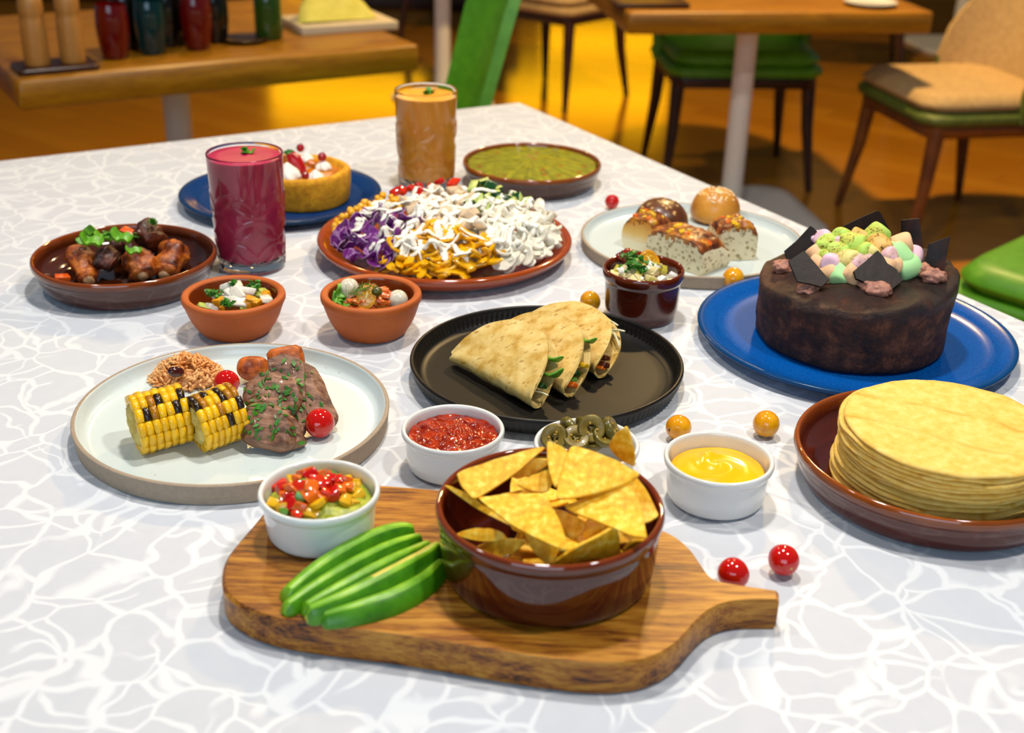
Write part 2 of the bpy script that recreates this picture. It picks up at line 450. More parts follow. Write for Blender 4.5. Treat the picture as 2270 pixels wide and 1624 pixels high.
def pedestal_table(name, label, loc, rz, hx, hy, base=(0, 0), group=None, top=.70, th=.062, pole=.034, br=.26):
    t = thing(name, label, 'table', loc, (0, 0, rz), group)
    me = slab('table_top', rrect(hx, hy, .012), th, .06, fn=lambda x, y, z: (x, y, z + top - th)); ob('table_top', me, M['table_wood'], t)
    ob('pole', tube('pole', [(base[0], base[1], .012), (base[0], base[1], top - th)], pole, 24), M['metal'], t)
    ob('base_plate', slab('base_plate', rrect(br, br, .1), .014, .3, fn=lambda x, y, z: (x + base[0], y + base[1], z)), M['metal'], t)
    ob('mount_plate', slab('mount_plate', rrect(.14, .14, .02), .01, .2, fn=lambda x, y, z: (x + base[0], y + base[1], z + top - th - .01)), M['metal'], t)
    return t
# table behind on the right: its front edge runs (0.294,3.626)-(1.204,3.762)
pedestal_table('dining_table', 'square oak cafe table with green chair pushed under it', (.70, 4.10, 0), R(8.5), .46, .405, base=(-.01, -.13), br=.27)
# table behind on the left: its front edge runs (-1.05,2.592)-(-0.246,3.083)
e1 = Vector((.853, .521, 0)).normalized(); e2 = Vector((-e1.y, e1.x, 0)); mid = Vector((-.648, 2.838, 0))
LT = mid + e2 * .40
pedestal_table('dining_table', 'oak cafe table crowded with dark coloured glasses', LT, math.atan2(e1.y, e1.x), .471, .40, base=(-.03, -.02))
pedestal_table('dining_table', 'oak cafe table on a white pole behind the slanted green chair', (-.335, 5.44, 0), R(20), .27, .27, br=.2)
pedestal_table('dining_table', 'oak cafe table farthest back, beyond the beige chair with olive back', (2.42, 7.05, 0), R(8), .45, .45)
chair('dining_chair', 'green upholstered chair with dark legs pushed under the square oak table', (.755, 4.45, 0), R(4), M['green'], M['green'], M['leg_wood'], wid=.54, arm=.56, top=.80)
chair('dining_chair', 'beige cushioned chair with olive outer back and brown legs', (1.37, 3.90, 0), R(-90 + 12), M['beige'], M['olive'], M['leg_brown'], wid=.52, arm=.50, top=.86)
chair('dining_chair', 'beige shell chair on slim dark legs standing on the shiny floor', (.16, 5.62, 0), R(-40), M['beige'], M['beige'], M['leg_wood'], wid=.5, arm=.56)
chair('dining_chair', 'green chair seen from behind, its smooth leaning back beside a white pole', (-.33, 2.86, 0), R(-62), M['green'], M['green'], M['leg_wood'], wid=.40, lean=.30, arm=.8, top=.98, arc=30)
chair('dining_chair', 'green chair drawn up to the white tablecloth beside the chocolate cake', (1.165, 2.225, 0), R(-46), M['green'], M['green'], M['leg_wood'], wid=.52, arc=50)
chair('dining_chair', 'dark green chair far back beyond the oak tables', (-.35, 7.0, 0), R(160), M['olive'], M['olive'], M['leg_wood'], wid=.5)
chair('dining_chair', 'beige chair far back behind the square oak table', (1.65, 6.35, 0), R(170), M['beige'], M['beige'], M['leg_wood'], wid=.5)
chair('dining_chair', 'beige chair at the end of the table with dark glasses', (-1.40, 2.51, 0), R(-58.6), M['beige'], M['beige'], M['leg_brown'], wid=.5)

M['bench'] = mat('black_leather', '#0c0806', '#161008', 20, .5)
t = thing('banquette', 'long low black leather bench at the back of the room', 'bench', (-1.7, 7.95, 0))
ob('plinth', box('plinth', -1.7, 1.7, -.20, .25, 0, .10, .01), M['leg_wood'], t)
for i in range(3): ob('seat_pad', box('seat_pad', -1.7 + i * 1.1333 + .006, -1.7 + (i + 1) * 1.1333 - .006, -.26, .28, .10, .42, .03), M['bench'], t)

# things on the left table (local frame e1, e2 from its front-left corner)
LC = Vector((-1.05, 2.592, .70))
def lt(a, b, z=0): return LC + e1 * a + e2 * b + Vector((0, 0, z))
M['tray'] = mat('dark_tray_wood', '#2c1206', '#3a1a0a', 20, .3)
M['mill'] = wood('pale_beech', '#8a5a26', '#a06c30', '#b07c3c', 8, (6, 6, 1), .45)
def tinted(name, c, tr=.55):
    t = NT(name); t.set(color=c, rough=.06, trans=tr, ior=1.45, coat=.3); return t.m
M['red_glass'] = tinted('red_glass', '#7a0d08'); M['teal_glass'] = tinted('teal_glass', '#0c3a3c'); M['smoke_glass'] = tinted('smoke_glass', '#0c0a08', .2)
M['bottle_green'] = tinted('bottle_green', '#2c4a10', .3)
o = slab('tray', rrect(.085, .055, .012), .012, .25); o = ob('tray', o, M['tray'], None, lt(.10, .09), (0, 0, math.atan2(e1.y, e1.x))); tag(o, 'small dark wooden tray under two pale wooden mills', 'tray')
mill_prof = [(0, 0), (.026, 0), (.027, .004), (.0265, .09), (.024, .10), (.0265, .11), (.026, .135), (.018, .148), (0, .15)]
mp = lathe('mill', mill_prof, 28, 1)
for a, lab in ((.065, 'pale wooden pepper mill at the outer end of the dark tray'), (.14, 'pale wooden salt mill beside the red tumbler')):
    mt = thing('spice_mill', lab, 'mill', lt(a, .09, .012)); ob('body', mp, M['mill'], mt)
    ob('knob', lathe('knob', [(0, .149), (.006, .15), (.009, .157), (.006, .164), (0, .165)], 16, 1), M['metal'], mt)
tum = [(0, .004), (.022, .003), (.026, 0), (.029, .004), (.036, .05), (.037, .085), (.033, .12), (.031, .12), (.0345, .085), (.0335, .05), (.026, .008), (0, .008)]
for a, b, mn, lab, s in ((.245, .145, 'red_glass', 'dark red glass tumbler next to the wooden mills', 1), (.335, .16, 'teal_glass', 'dark teal glass tumbler between two red ones', 1.0), (.395, .235, 'smoke_glass', 'smoky black glass tumbler among coloured ones', 1), (.445, .17, 'red_glass', 'red glass tumbler with a bright orange glint', 1), (.51, .235, 'smoke_glass', 'black glass tumbler at the green bottle end of the row', .95), (.30, .24, 'smoke_glass', 'black glass tumbler behind the teal one', 1), (.46, .30, 'red_glass', 'red glass tumbler standing between black ones', 1)):
    o = ob('tumbler', lathe('tumbler', [(r_ * s, z_ * s) for r_, z_ in tum], 32, 1), M[mn], None, lt(a, b)); tag(o, lab, 'glass', 'coloured tumblers on the table behind')
o = ob('bottle', lathe('bottle', [(0, 0), (.030, 0), (.034, .006), (.034, .09), (.03, .11), (.014, .135), (.013, .17), (.016, .172), (.016, .18), (0, .18)], 28, 1), M['bottle_green'], None, lt(.64, .22)); tag(o, 'squat dark green bottle beside the coloured tumblers', 'bottle')
o = ob('saucer', lathe('saucer', [(0, .002), (.03, 0), (.045, .004), (.058, .01), (.056, .012), (.042, .007), (0, .005)], 40, 1), M['tray'], None, lt(.575, .21)); tag(o, 'small dark saucer on the table with coloured tumblers', 'saucer')
M['book'] = mat('pale_page_stack', '#b8a684', '#c9b898', 60, .6, stretch=(1, 1, 30))
M['napkin'] = mat('yellow_green_napkin', '#bfb64a', '#cdc55c', 30, .8, .1, 400)
o = ob('menu_book', box('menu_book', -.13, .13, -.09, .09, 0, .022, .003), M['book'], None, lt(.86, .30), (0, 0, math.atan2(e1.y, e1.x) - R(3))); tag(o, 'pale closed menu book under a folded yellow napkin', 'book')
V, Fc = slab_data([(-.115, 0), (.105, 0), (.085, .05), (.055, .085), (.0, .10), (-.05, .08), (-.09, .045)], .03, .45, bulge=.01, fn=lambda x, y, z: (x, z * 1.6 + y * .75, y * .78 + .004 * math.sin(x * 60) * (y > 0)))
o = ob('napkin', mesh('napkin', V, Fc, 60), M['napkin'], None, lt(.85, .245, .022), (0, 0, math.atan2(e1.y, e1.x))); tag(o, 'folded yellow green cloth napkin standing on the menu book', 'napkin')
# things on the right table
RT = math.radians(8.5); rc, rs = math.cos(RT), math.sin(RT)
def rt(a, b): return Vector((.294 + a * rc - b * rs, 3.626 + a * rs + b * rc, .70))
o = ob('serving_board', slab('serving_board', rrect(.11, .08, .012), .014, .25), M['tray'], None, rt(.10, .14), (0, 0, RT)); tag(o, 'dark wooden serving board at a corner of the oak table', 'board')
o = ob('side_plate', lathe('side_plate', [(0, .004), (.045, .003), (.048, 0), (.053, .003), (.08, .012), (.079, .015), (.052, .007), (0, .007)], 48, 1), M['porcelain'], None, rt(.78, .12)); tag(o, 'white side plate on the square oak table', 'plate')

# ================================================================ BANQUET TABLE
TC = Vector((.004, 2.327, 0)); TA = math.atan2(-.505, -.863); TU, TV = 1.7, 2.5
t = thing('banquet_table', 'rectangular table hidden under the white patterned cloth', 'table', TC, (0, 0, TA))
ob('table_top', box('table_top', .02, TU - .02, .02, TV - .02, .712, .742, .004), M['table_edge'], t)
for u in (.09, TU - .09):
    for vv in (.09, TV - .09): ob('leg', box('leg', u - .03, u + .03, vv - .03, vv + .03, 0, .712, .004), M['table_edge'], t)
nu, nv, ins = 86, 126, .014
V, Fc = [], []
cre = {'u': (.47, 1.02), 'v': (.52, 1.3)}
def ctop(u, v):
    h = -.0005 + .0006 * nz((u, v, 0), 5, 2)
    d = min([abs(u - c) for c in cre['u']] + [abs(v - c) for c in cre['v']])
    return .7498 + min(0, h) + .0 + (.0009 if d < .012 else 0)
for i in range(nu):
    for j in range(nv):
        u = ins + (TU - 2 * ins) * i / (nu - 1); v = ins + (TV - 2 * ins) * j / (nv - 1)
        V.append((u, v, ctop(u, v)))
for i in range(nu - 1):
    for j in range(nv - 1):
        a = i * nv + j; Fc.append((a, a + nv, a + nv + 1, a + 1))
loop = [(i, 0) for i in range(nu)] + [(nu - 1, j) for j in range(1, nv)] + [(i, nv - 1) for i in range(nu - 2, -1, -1)] + [(0, j) for j in range(nv - 2, 0, -1)]
prev = [i * nv + j for i, j in loop]; n = len(loop); acc = 0
base = [V[q] for q in prev]
for row, (off, dz) in enumerate([(.006, -.0012), (.011, -.004), (.014, -.009), (.0155, -.03), (.017, -.08), (.02, -.15), (.024, -.24)]):
    cur = []
    for q in range(n):
        a, b_ = Vector(base[q - 1]), Vector(base[(q + 1) % n]); d = b_ - a; nrm = Vector((d.y, -d.x, 0)).normalized()
        wv = (.010 * math.sin(q * .42) + .006 * math.sin(q * .93 + 1)) * max(0, row - 3) / 3
        p = Vector(base[q]) + nrm * (off + wv); cur.append(len(V)); V.append((p.x, p.y, .7495 + dz))
    for q in range(n):
        Fc.append((prev[q], cur[q], cur[(q + 1) % n], prev[(q + 1) % n]))
    prev = cur
o = ob('tablecloth', mesh('tablecloth', V, Fc, 180), M['cloth'], None, TC, (0, 0, TA)); tag(o, 'white jacquard cloth with woven wavy line pattern over the banquet table', 'tablecloth')
TZ = .750

# ================================================================ CROCKERY
def vessel(name, prof, m, loc, label, cat, group=None, seg=96, split=None, fn=None, smooth=2):
    me = lathe(name, prof, seg, smooth, fn)
    o = ob(name, me, m, None, loc)
    if split: paint(me, split)
    return tag(o, label, cat, group)
def stone_plate(loc, r, h, label):
    prof = [(0, .0015), (r * .9, .0015), (r * .965, 0), (r * .982, 0), (r * .984, .001), (r - .0005, h - .003), (r, h - .0008), (r - .0015, h), (r - .0035, h), (r - .0048, h - .001), (r - .006, h - .006), (r - .010, .0058), (r - .02, .0046), (0, .0042)]
    return vessel('dinner_plate', prof, [M['stoneware'], M['celadon']], loc, label, 'plate', 'stoneware plates', split=lambda c, n: 1 if (math.hypot(c.x, c.y) < r - .0042 and c.z > .003) else 0)
WP = Vector((-.2555, 1.0185, TZ)); stone_plate(WP, .1432, .0195, 'pale stoneware plate with sandy rim, holding corn and sliced beef')
BP = Vector((.229, 1.5313, TZ)); stone_plate(BP, .1445, .0165, 'pale stoneware plate with sandy rim, holding bread rolls')
# fluted black plate
KP = Vector((.0347, 1.1375, TZ)); r = .1375; h = .0222
def flute(x, y, z):
    rr = math.hypot(x, y); a = math.atan2(y, x)
    if rr > r * .935 and .0025 < z < h - .0045: k = 1 - .0011 * (.5 + .5 * math.cos(a * 132)) / rr; return (x * k, y * k, z)
    return (x, y, z)
prof = [(0, .002), (r * .82, .002), (r * .86, 0), (r * .90, .001), (r * .955, .004), (r * .985, .010), (r * .996, h - .006), (r, h - .0045), (r, h - .001), (r - .0015, h), (r - .0035, h), (r - .005, h - .003), (r - .008, h - .011), (r - .013, .0075), (r - .02, .0062), (0, .0056)]
pr = chaikin(prof, 2); prof2 = []
vessel('dinner_plate', prof, M['black_glaze'], KP, 'round black plate with ribbed rim, holding three folded tortillas', 'plate', seg=792, fn=flute, smooth=2)
# blue plates
def blue_plate(loc, r, label, m):
    prof = [(0, .003), (r * .70, .003), (r * .72, 0), (r * .76, 0), (r * .80, .003), (r * .95, .009), (r * .99, .012), (r, .0155), (r - .003, .0172), (r - .008, .0165), (r - .016, .0135), (r - .020, .0118), (r - .024, .0098), (r * .80, .0070), (r * .4, .0062), (0, .006)]
    return vessel('dinner_plate', prof, m, loc, label, 'plate', 'blue glazed plates')
UP = Vector((.3712, 1.2475, TZ)); blue_plate(UP, .1700, 'large bright blue glazed plate under the chocolate cake', blueglaze('cobalt_glaze', '#04418a', '#0858a8', '#0c3a66', .158, .169))
VP = Vector((-.331, 1.685, TZ)); blue_plate(VP, .141, 'dark blue glazed plate under the fruit topped sponge cake', blueglaze('navy_glaze', '#0b2c5c', '#123a72', '#16324e', .13, .142))
# brown glazed dishes
def dish(loc, r, h, rb, m, label, name='serving_dish', cat='dish', lip=.004, wall=.006, floor=.006, seg=112, group='brown glazed dishes'):
    prof = [(0, .002), (rb - .008, .002), (rb - .004, 0), (rb, .0025), (rb + (r - rb) * .35, h * .25), (rb + (r - rb) * .75 - .001, h - .017), (r - .0032, h - .0125), (r - .0022, h - .0105), (r - .0004, h - .008), (r, h - .004), (r - .0012, h - .0008), (r - .003, h), (r - .0048, h - .001), (r - .0065, h - .006), (r - wall - .002, h * .55), (rb - wall, floor + .008), (rb - wall - .008, floor + .001), (0, floor)]
    return vessel(name, prof, m, loc, label, cat, group, seg)
BZ = TZ + .026
CB = Vector((.0298, .7646, BZ)); dish(CB, .0823, .0556, .0765, glaze('chip_bowl_glaze', '#3c0f04', '#7a300a', .049, .056, .06, .5, body2='#4a1505'), 'deep glossy brown bowl full of tortilla chips on the cutting board', 'bowl', 'bowl')
WB = Vector((-.4549, 1.3643, TZ)); dish(WB, .1052, .0382, .0915, glaze('wing_dish_glaze', '#3a1608', '#8a3e10', .028, .039, .1, .4, body2='#4c1e0c'), 'round brown glazed dish holding chicken wings')
GB = Vector((.0219, 1.8045, TZ)); dish(GB, .1034, .0341, .092, glaze('guacamole_dish_glaze', '#42200e', '#8f4a14', .026, .034, .12, .3, body2='#4c2812'), 'round brown glazed dish filled with green guacamole')
OB = Vector((.366, .9425, TZ)); dish(OB, .1195, .0365, .109, glaze('tortilla_dish_glaze', '#43180c', '#93470f', .024, .037, .09, .4, body2='#561f10'), 'round brown glazed dish holding a stack of tortillas')
r = .1602
SP = Vector((-.0886, 1.4893, TZ))
prof = [(0, .002), (.125, .002), (.13, 0), (.136, .002), (.150, .010), (.1585, .0175), (r, .021), (r - .0005, .024), (r - .003, .0258), (r - .007, .0255), (r - .012, .022), (r - .02, .014), (r - .034, .0075), (0, .007)]
vessel('serving_plate', prof, glaze('salad_plate_glaze', '#8e3608', '#9c400c', .018, .026, .12, .3, body2='#983c0c'), SP, 'wide rust red glazed plate under the mixed salad', 'plate')
# brown ramekin
RB = Vector((.1441, 1.304, TZ)); r, h = .0458, .059
prof = [(0, .003), (.034, .003), (.036, 0), (.0385, .001), (.0392, .0085), (.0408, .0105), (.0412, .013), (.0424, .043), (.0428, .045), (.0448, .0475), (r - .0002, .0505), (r, .0555), (r - .001, .0583), (r - .0025, h), (r - .0042, .058), (r - .0055, .053), (.0385, .02), (.036, .009), (.032, .006), (0, .006)]
vessel('ramekin', prof, glaze('ramekin_brown_glaze', '#3f1206', '#6a2608', .05, .06, .07, .5, body2='#4c1808'), RB, 'deep brown glazed ramekin filled with potato salad', 'ramekin')
# white ramekins
def ramekin(loc, r, h, label):
    k = r / .0455; z = h / .0394
    prof = [(0, .002), (.034 * k, .002), (.036 * k, 0), (.0385 * k, .0012 * z), (.0408 * k, .005 * z), (.0421 * k, .028 * z), (.0424 * k, .0305 * z), (.0436 * k, .032 * z), (.0452 * k, .034 * z), (.0455 * k, .0372 * z), (.0446 * k, h), (.043 * k, h + .0003), (.0414 * k, .0385 * z), (.0405 * k, .034 * z), (.0398 * k, .012 * z), (.038 * k, .0065 * z), (.034 * k, .005), (0, .005)]
    return vessel('ramekin', prof, M['porcelain'], loc, label, 'ramekin', 'white porcelain ramekins')
C1 = Vector((.1752, .9118, TZ)); ramekin(C1, .0462, .0394, 'white ramekin filled with yellow cheese sauce')
C2 = Vector((-.1423, .8039, BZ)); ramekin(C2, .0457, .0376, 'white ramekin of guacamole and diced peppers on the cutting board')
C3 = Vector((-.0498, .9546, TZ)); ramekin(C3, .0450, .0378, 'white ramekin filled with red salsa')
C4 = Vector((.0655, .934, TZ)); ramekin(C4, .0455, .0378, 'white ramekin filled with sliced pickled jalapenos')
# terracotta bowls
def terra(loc, r, h, rb, label):
    prof = [(0, .001), (rb - .004, .001), (rb, 0), (rb + .003, .002), (rb + (r - rb) * .58, h * .33), (r - .0036, h * .66), (r - .0018, h * .78), (r - .0012, h * .80), (r, h * .84), (r, h * .95), (r - .0016, h - .0004), (r - .004, h), (r - .0075, h - .0006), (r - .0092, h - .004), (r - .0112, h * .7), (rb + (r - rb) * .45 - .004, h * .32), (rb - .004, .009), (rb - .014, .006), (0, .0055)]
    return vessel('bowl', prof, [M['terracotta'], M['terra_in']], loc, label, 'bowl', 'terracotta bowls', split=lambda c, n: 1 if (math.hypot(c.x, c.y) < r - .0085 and (n.x * c.x + n.y * c.y < 0 or n.z > .5) and c.z > .004) else 0)
TL = Vector((-.300, 1.2348, TZ)); terra(TL, .055, .0438, .034, 'small terracotta bowl of white fish, parsley and diced mango')
TR = Vector((-.1532, 1.2404, TZ)); terra(TR, .0542, .047, .0335, 'small terracotta bowl of pearl onions and orange salmon')

# ---------------------------------------------------------------- cutting board
t = NT('dark_streaked_board_wood'); ang = R(7)
v = t.coord((1.0, 10, 10), (0, 0, ang)); a = t.noise(v, 15, 6, .62, .4); b = t.noise(t.coord((1, 20, 20), (0, 0, ang)), 40, 5, .65, .3); c = t.noise(t.coord((.6, 3.2, 3), (0, 0, ang)), 7, 3, .5, .8)
f = t.math('ADD', t.math('MULTIPLY', a, .46), t.math('ADD', t.math('MULTIPLY', b, .40), t.math('MULTIPLY', c, .28)))
t.l(t.ramp(f, [(.44, '#1a0b04'), (.49, '#482006'), (.54, '#84480c'), (.60, '#a66a16'), (.68, '#bd842e')]), t.b.inputs['Base Color']); t.set(rough=.42, spec=.4); t.bump(f, .25, .0008)
M['board'] = t.m
pix = [(489, 1283), (498, 1235), (535, 1190), (575, 1145), (605, 1105), (650, 1078), (730, 1068), (840, 1074), (980, 1085), (1150, 1105), (1330, 1135), (1475, 1172), (1530, 1210), (1562, 1258), (1582, 1286), (1640, 1297), (1727, 1309), (1727, 1309), (1728, 1328), (1728, 1328), (1640, 1328), (1585, 1342), (1545, 1375), (1505, 1425), (1440, 1462), (1340, 1473), (1230, 1462), (1120, 1446), (900, 1408), (640, 1378), (545, 1350), (500, 1318)]
out = [at(x, y, BZ) for x, y in pix]; cen = Vector((-.03, .76, TZ))
out2 = chaikin([(p.x - cen.x, p.y - cen.y) for p in out], 3, True)
o = ob('cutting_board', slab('cutting_board', out2, .026, .1, rings=(.9, .6, .3), sharp=35), M['board'], None, cen)
tag(o, 'dark streaked wooden paddle board with handle carrying chips and avocado', 'board')
# ================================================================ FOOD HELPERS
rnd = random.Random(11)
def rrot(r=rnd, tilt=PI): return (r.uniform(-tilt, tilt), r.uniform(-tilt, tilt), r.uniform(-PI, PI))
def put(name, me, m, loc, rot, label, cat, group=None):
    if len(me.materials) == 0 and m is not None:
        for q in (m if isinstance(m, (list, tuple)) else [m]): me.materials.append(q)
    return tag(link(bpy.data.objects.new(name, me), None, loc, rot), label, cat, group)
def variant(me, m):                     # the same shape in another material, mesh data of its own
    c = me.copy(); c.materials.clear(); c.materials.append(m); return c
def disc_food(name, loc, r, z0, zfn, m, label, cat, rings=30, seg=84, group=None, sharp=180):
    """A filling: upper surface z = zfn(x, y), flat underside at z0."""
    V, Fc = [(0, 0, zfn(0, 0))], []
    for i in range(1, rings + 1):
        for k in range(seg):
            a = 2 * PI * k / seg; rr = r * i / rings; x, y = rr * math.cos(a), rr * math.sin(a); V.append((x, y, zfn(x, y)))
    for k in range(seg): Fc.append((0, 1 + k, 1 + (k + 1) % seg))
    for i in range(rings - 1):
        for k in range(seg):
            a = 1 + i * seg; Fc.append((a + k, a + seg + k, a + seg + (k + 1) % seg, a + (k + 1) % seg))
    b = len(V); rb = r * .96
    for k in range(seg):
        a = 2 * PI * k / seg; V.append((rb * math.cos(a), rb * math.sin(a), z0))
    e = 1 + (rings - 1) * seg
    for k in range(seg): Fc.append((e + k, b + k, b + (k + 1) % seg, e + (k + 1) % seg))
    Fc.append(tuple(range(b, b + seg))[::-1])
    return tag(ob(name, mesh(name, V, Fc, sharp), m, None, loc), label, cat, group)
def leaf_cluster(n, r, size, seed, dome=.6, curl=.4):
    """Data of a tuft of small pointed leaflets."""
    q = random.Random(seed); parts = []
    for i in range(n):
        d = Vector((q.uniform(-1, 1), q.uniform(-1, 1), q.uniform(.0, dome) + .15)).normalized(); c = d * r * q.uniform(.25, 1)
        t = Vector((q.uniform(-1, 1), q.uniform(-1, 1), q.uniform(-.2, .6))).normalized(); s = t.cross(Vector((q.uniform(-.4, .4), q.uniform(-.4, .4), 1))).normalized(); u = s.cross(t)
        L = size * q.uniform(.7, 1.3); w_ = L * .42
        P_ = [c - t * L * .5, c - t * L * .15 + s * w_ + u * w_ * curl, c + t * L * .1 + s * w_ * .55, c + t * L * .28 + s * w_ * .8 + u * w_ * curl, c + t * L * .55, c + t * L * .28 - s * w_ * .8 + u * w_ * curl, c + t * L * .1 - s * w_ * .55, c - t * L * .15 - s * w_ + u * w_ * curl]
        b = [p - u * size * .06 for p in P_]
        F_ = [(0, 1, 2, 7)[:3] + (7,), (7, 2, 6)]
        F_ = [(0, 1, 2), (0, 2, 6), (0, 6, 7), (2, 3, 4), (2, 4, 6), (4, 5, 6)]
        F2 = [tuple(i_ + 8 for i_ in f[::-1]) for f in F_] + [(i_, 8 + i_, 8 + (i_ + 1) % 8, (i_ + 1) % 8) for i_ in range(8)]
        parts.append((P_ + b, F_ + F2))
    return join(parts)
def sprig(name, n, r, size, seed, m, loc, label, cat='herb', group=None, rot=(0, 0, 0), stem=True):
    parts = [leaf_cluster(n, r, size, seed)]
    if stem: parts.append(tube_data([(0, 0, -r * .5), (r * .2, 0, 0), (r * .4, r * .2, r * .35)], size * .07, 6))
    V, Fc = join(parts)
    return tag(ob(name, mesh(name, V, Fc, 50), m, None, loc, rot), label, cat, group)
M['parsley'] = mat('curly_parsley', '#1f5a0c', '#3f8a16', 90, .45, rand=.1)
M['parsley_light'] = mat('mint_green', '#3c8c14', '#62b022', 90, .45)
M['dill'] = mat('dill', '#3c6a12', '#5c8a1c', 90, .5)

# ---------------------------------------------------------------- cherry tomatoes
M['tom_red'] = mat('ripe_tomato_skin', '#b80a06', '#cc1608', 16, .08, sss=.15, coat=.4)
M['tom_yel'] = mat('golden_tomato_skin', '#d68606', '#eaa612', 26, .1, sss=.15, coat=.2, stretch=(3, 3, .5))
M['stem_scar'] = mat('pale_stem_scar', '#b9b25a', rough=.6); M['stem_dark'] = mat('dark_stem_scar', '#3a2a10', rough=.7)
def tomato(loc, r, m, label, group, scar=(0.3, -1, .3), pale=True, squash=.96, k=1.0):
    t = thing('cherry_tomato', label, 'tomato', loc, (0, 0, 0), group)
    d = Vector(scar).normalized(); q = Vector((0, 0, 1)).rotation_difference(d)
    prof = [(0, -1), (.38, -.95), (.74, -.70), (.97, -.25), (1.0, .12), (.86, .55), (.55, .85), (.22, .965), (.08, .94), (0, .92)]
    me = lathe('skin', [(a * r * squash, b * r) for a, b in prof], 40, 2, sharp=180)
    for v in me.vertices: v.co = q @ v.co + Vector((0, 0, r * .985))
    ob('skin', me, m, t)
    me = lathe('stem_scar', [(a * r, b * r) for a, b in ((0, .925), (.09, .945), (.085, .965), (.04, .975), (0, .97))], 14, 1, sharp=180)
    for v in me.vertices: v.co = q @ v.co + Vector((0, 0, r * .985))
    ob('stem_scar', me, M['stem_scar'] if pale else M['stem_dark'], t)
    return t
def tpos(px, py): p = at(px, py, TZ); return (p.x, p.y, TZ)
tomato(tpos(1733, 1270), .0125, M['tom_red'], 'whole red cherry tomato with pale stem spot lying clear of the board', 'red cherry tomatoes', (.35, -1, -.05))
tomato(tpos(1622, 1300), .0124, M['tom_red'], 'red cherry tomato half hidden behind the board handle', 'red cherry tomatoes', (-.6, .4, .5))
tomato(tpos(1356, 462), .0105, M['tom_red'], 'small red cherry tomato between the guacamole dish and the bread plate', 'red cherry tomatoes', (-.6, -.8, -.1), False)
tomato(tpos(1502, 972), .0122, M['tom_yel'], 'golden cherry tomato with dark stem spot beside the cheese sauce', 'golden cherry tomatoes', (-.85, -.6, .05), False)
tomato(tpos(1695, 966), .0131, M['tom_yel'], 'golden cherry tomato with streaked skin in front of the blue plate', 'golden cherry tomatoes', (.3, .8, -.5))
tomato((.262, 1.395, TZ), .0135, M['tom_yel'], 'golden cherry tomato between the bread plate and the blue plate', 'golden cherry tomatoes', (.2, .9, .1))
tomato(tpos(1307, 690), .0125, M['tom_yel'], 'golden cherry tomato behind the black plate by the brown ramekin', 'golden cherry tomatoes', (.3, .3, -.9))

# ---------------------------------------------------------------- tortilla chips
t = NT('corn_chip'); v = t.coord()
a = t.ramp(t.noise(v, 170, 4), [(.34, '#dc9a0c'), (.5, '#efb61e'), (.66, '#f8d45c')]); fl_ = t.ramp(t.vor(v, 330).outputs['Distance'], [(.04, 1), (.09, 0)])
fl_ = t.math('MULTIPLY', fl_, t.ramp(t.noise(v, 120, 1), [(.58, 0), (.62, 1)]))
t.l(t.mix(fl_, a, '#b8700e'), t.b.inputs['Base Color']); t.set(rough=.55, spec=.3, sss=.25); t.b.inputs['Subsurface Scale'].default_value = .004; t.bump(t.noise(v, 160, 4), .55, .0012); M['chip'] = t.m
def chip(A, B, C, bow=.004, wav=.0015, seed=0, label='crisp yellow tortilla chip heaped in the deep brown bowl'):
    A, B, C = Vector(A), Vector(B), Vector(C); c = (A + B + C) / 3; n = (B - A).cross(C - A).normalized()
    if n.z < 0: n = -n
    Mx = frame(c, n, B - A); Mi = Mx.inverted(); o = [Mi @ q for q in (A, B, C)]; o = [(q.x, q.y) for q in o]
    pts = []
    for i in range(3):
        p, q = np.array(o[i]), np.array(o[(i + 1) % 3])
        e = q - p; nrm = np.array((e[1], -e[0])); nrm = nrm / np.linalg.norm(nrm)
        if nrm @ ((p + q) / 2) < 0: nrm = -nrm
        for s in (.04, .16, .3, .45, .6, .75, .88, .96): pts.append(p + e * s + nrm * (.0022 * math.sin(PI * s) + .0007 * nz((s * 9, i, seed), 1)))
    pts = chaikin(pts, 1, True); L = max(np.linalg.norm(q) for q in pts)
    th = seed * 1.3
    def fn(x, y, z):
        u = (x * math.cos(th) + y * math.sin(th)) / L
        return tuple(Mx @ Vector((x, y, z - .0009 + bow * (u * u - .3) + wav * nz((x, y, seed), 60))))
    V, Fc = slab_data(pts, .0021, .35, (.9, .75, .55, .35, .15), fn=fn)
    return settle('tortilla_chip', V, Fc, M['chip'], label, 'chip', 'chips in the brown bowl', 60)
def zc(zx, zy, z): return at(940 + .3017 * zx, 930 + .3017 * zy, TZ + z)
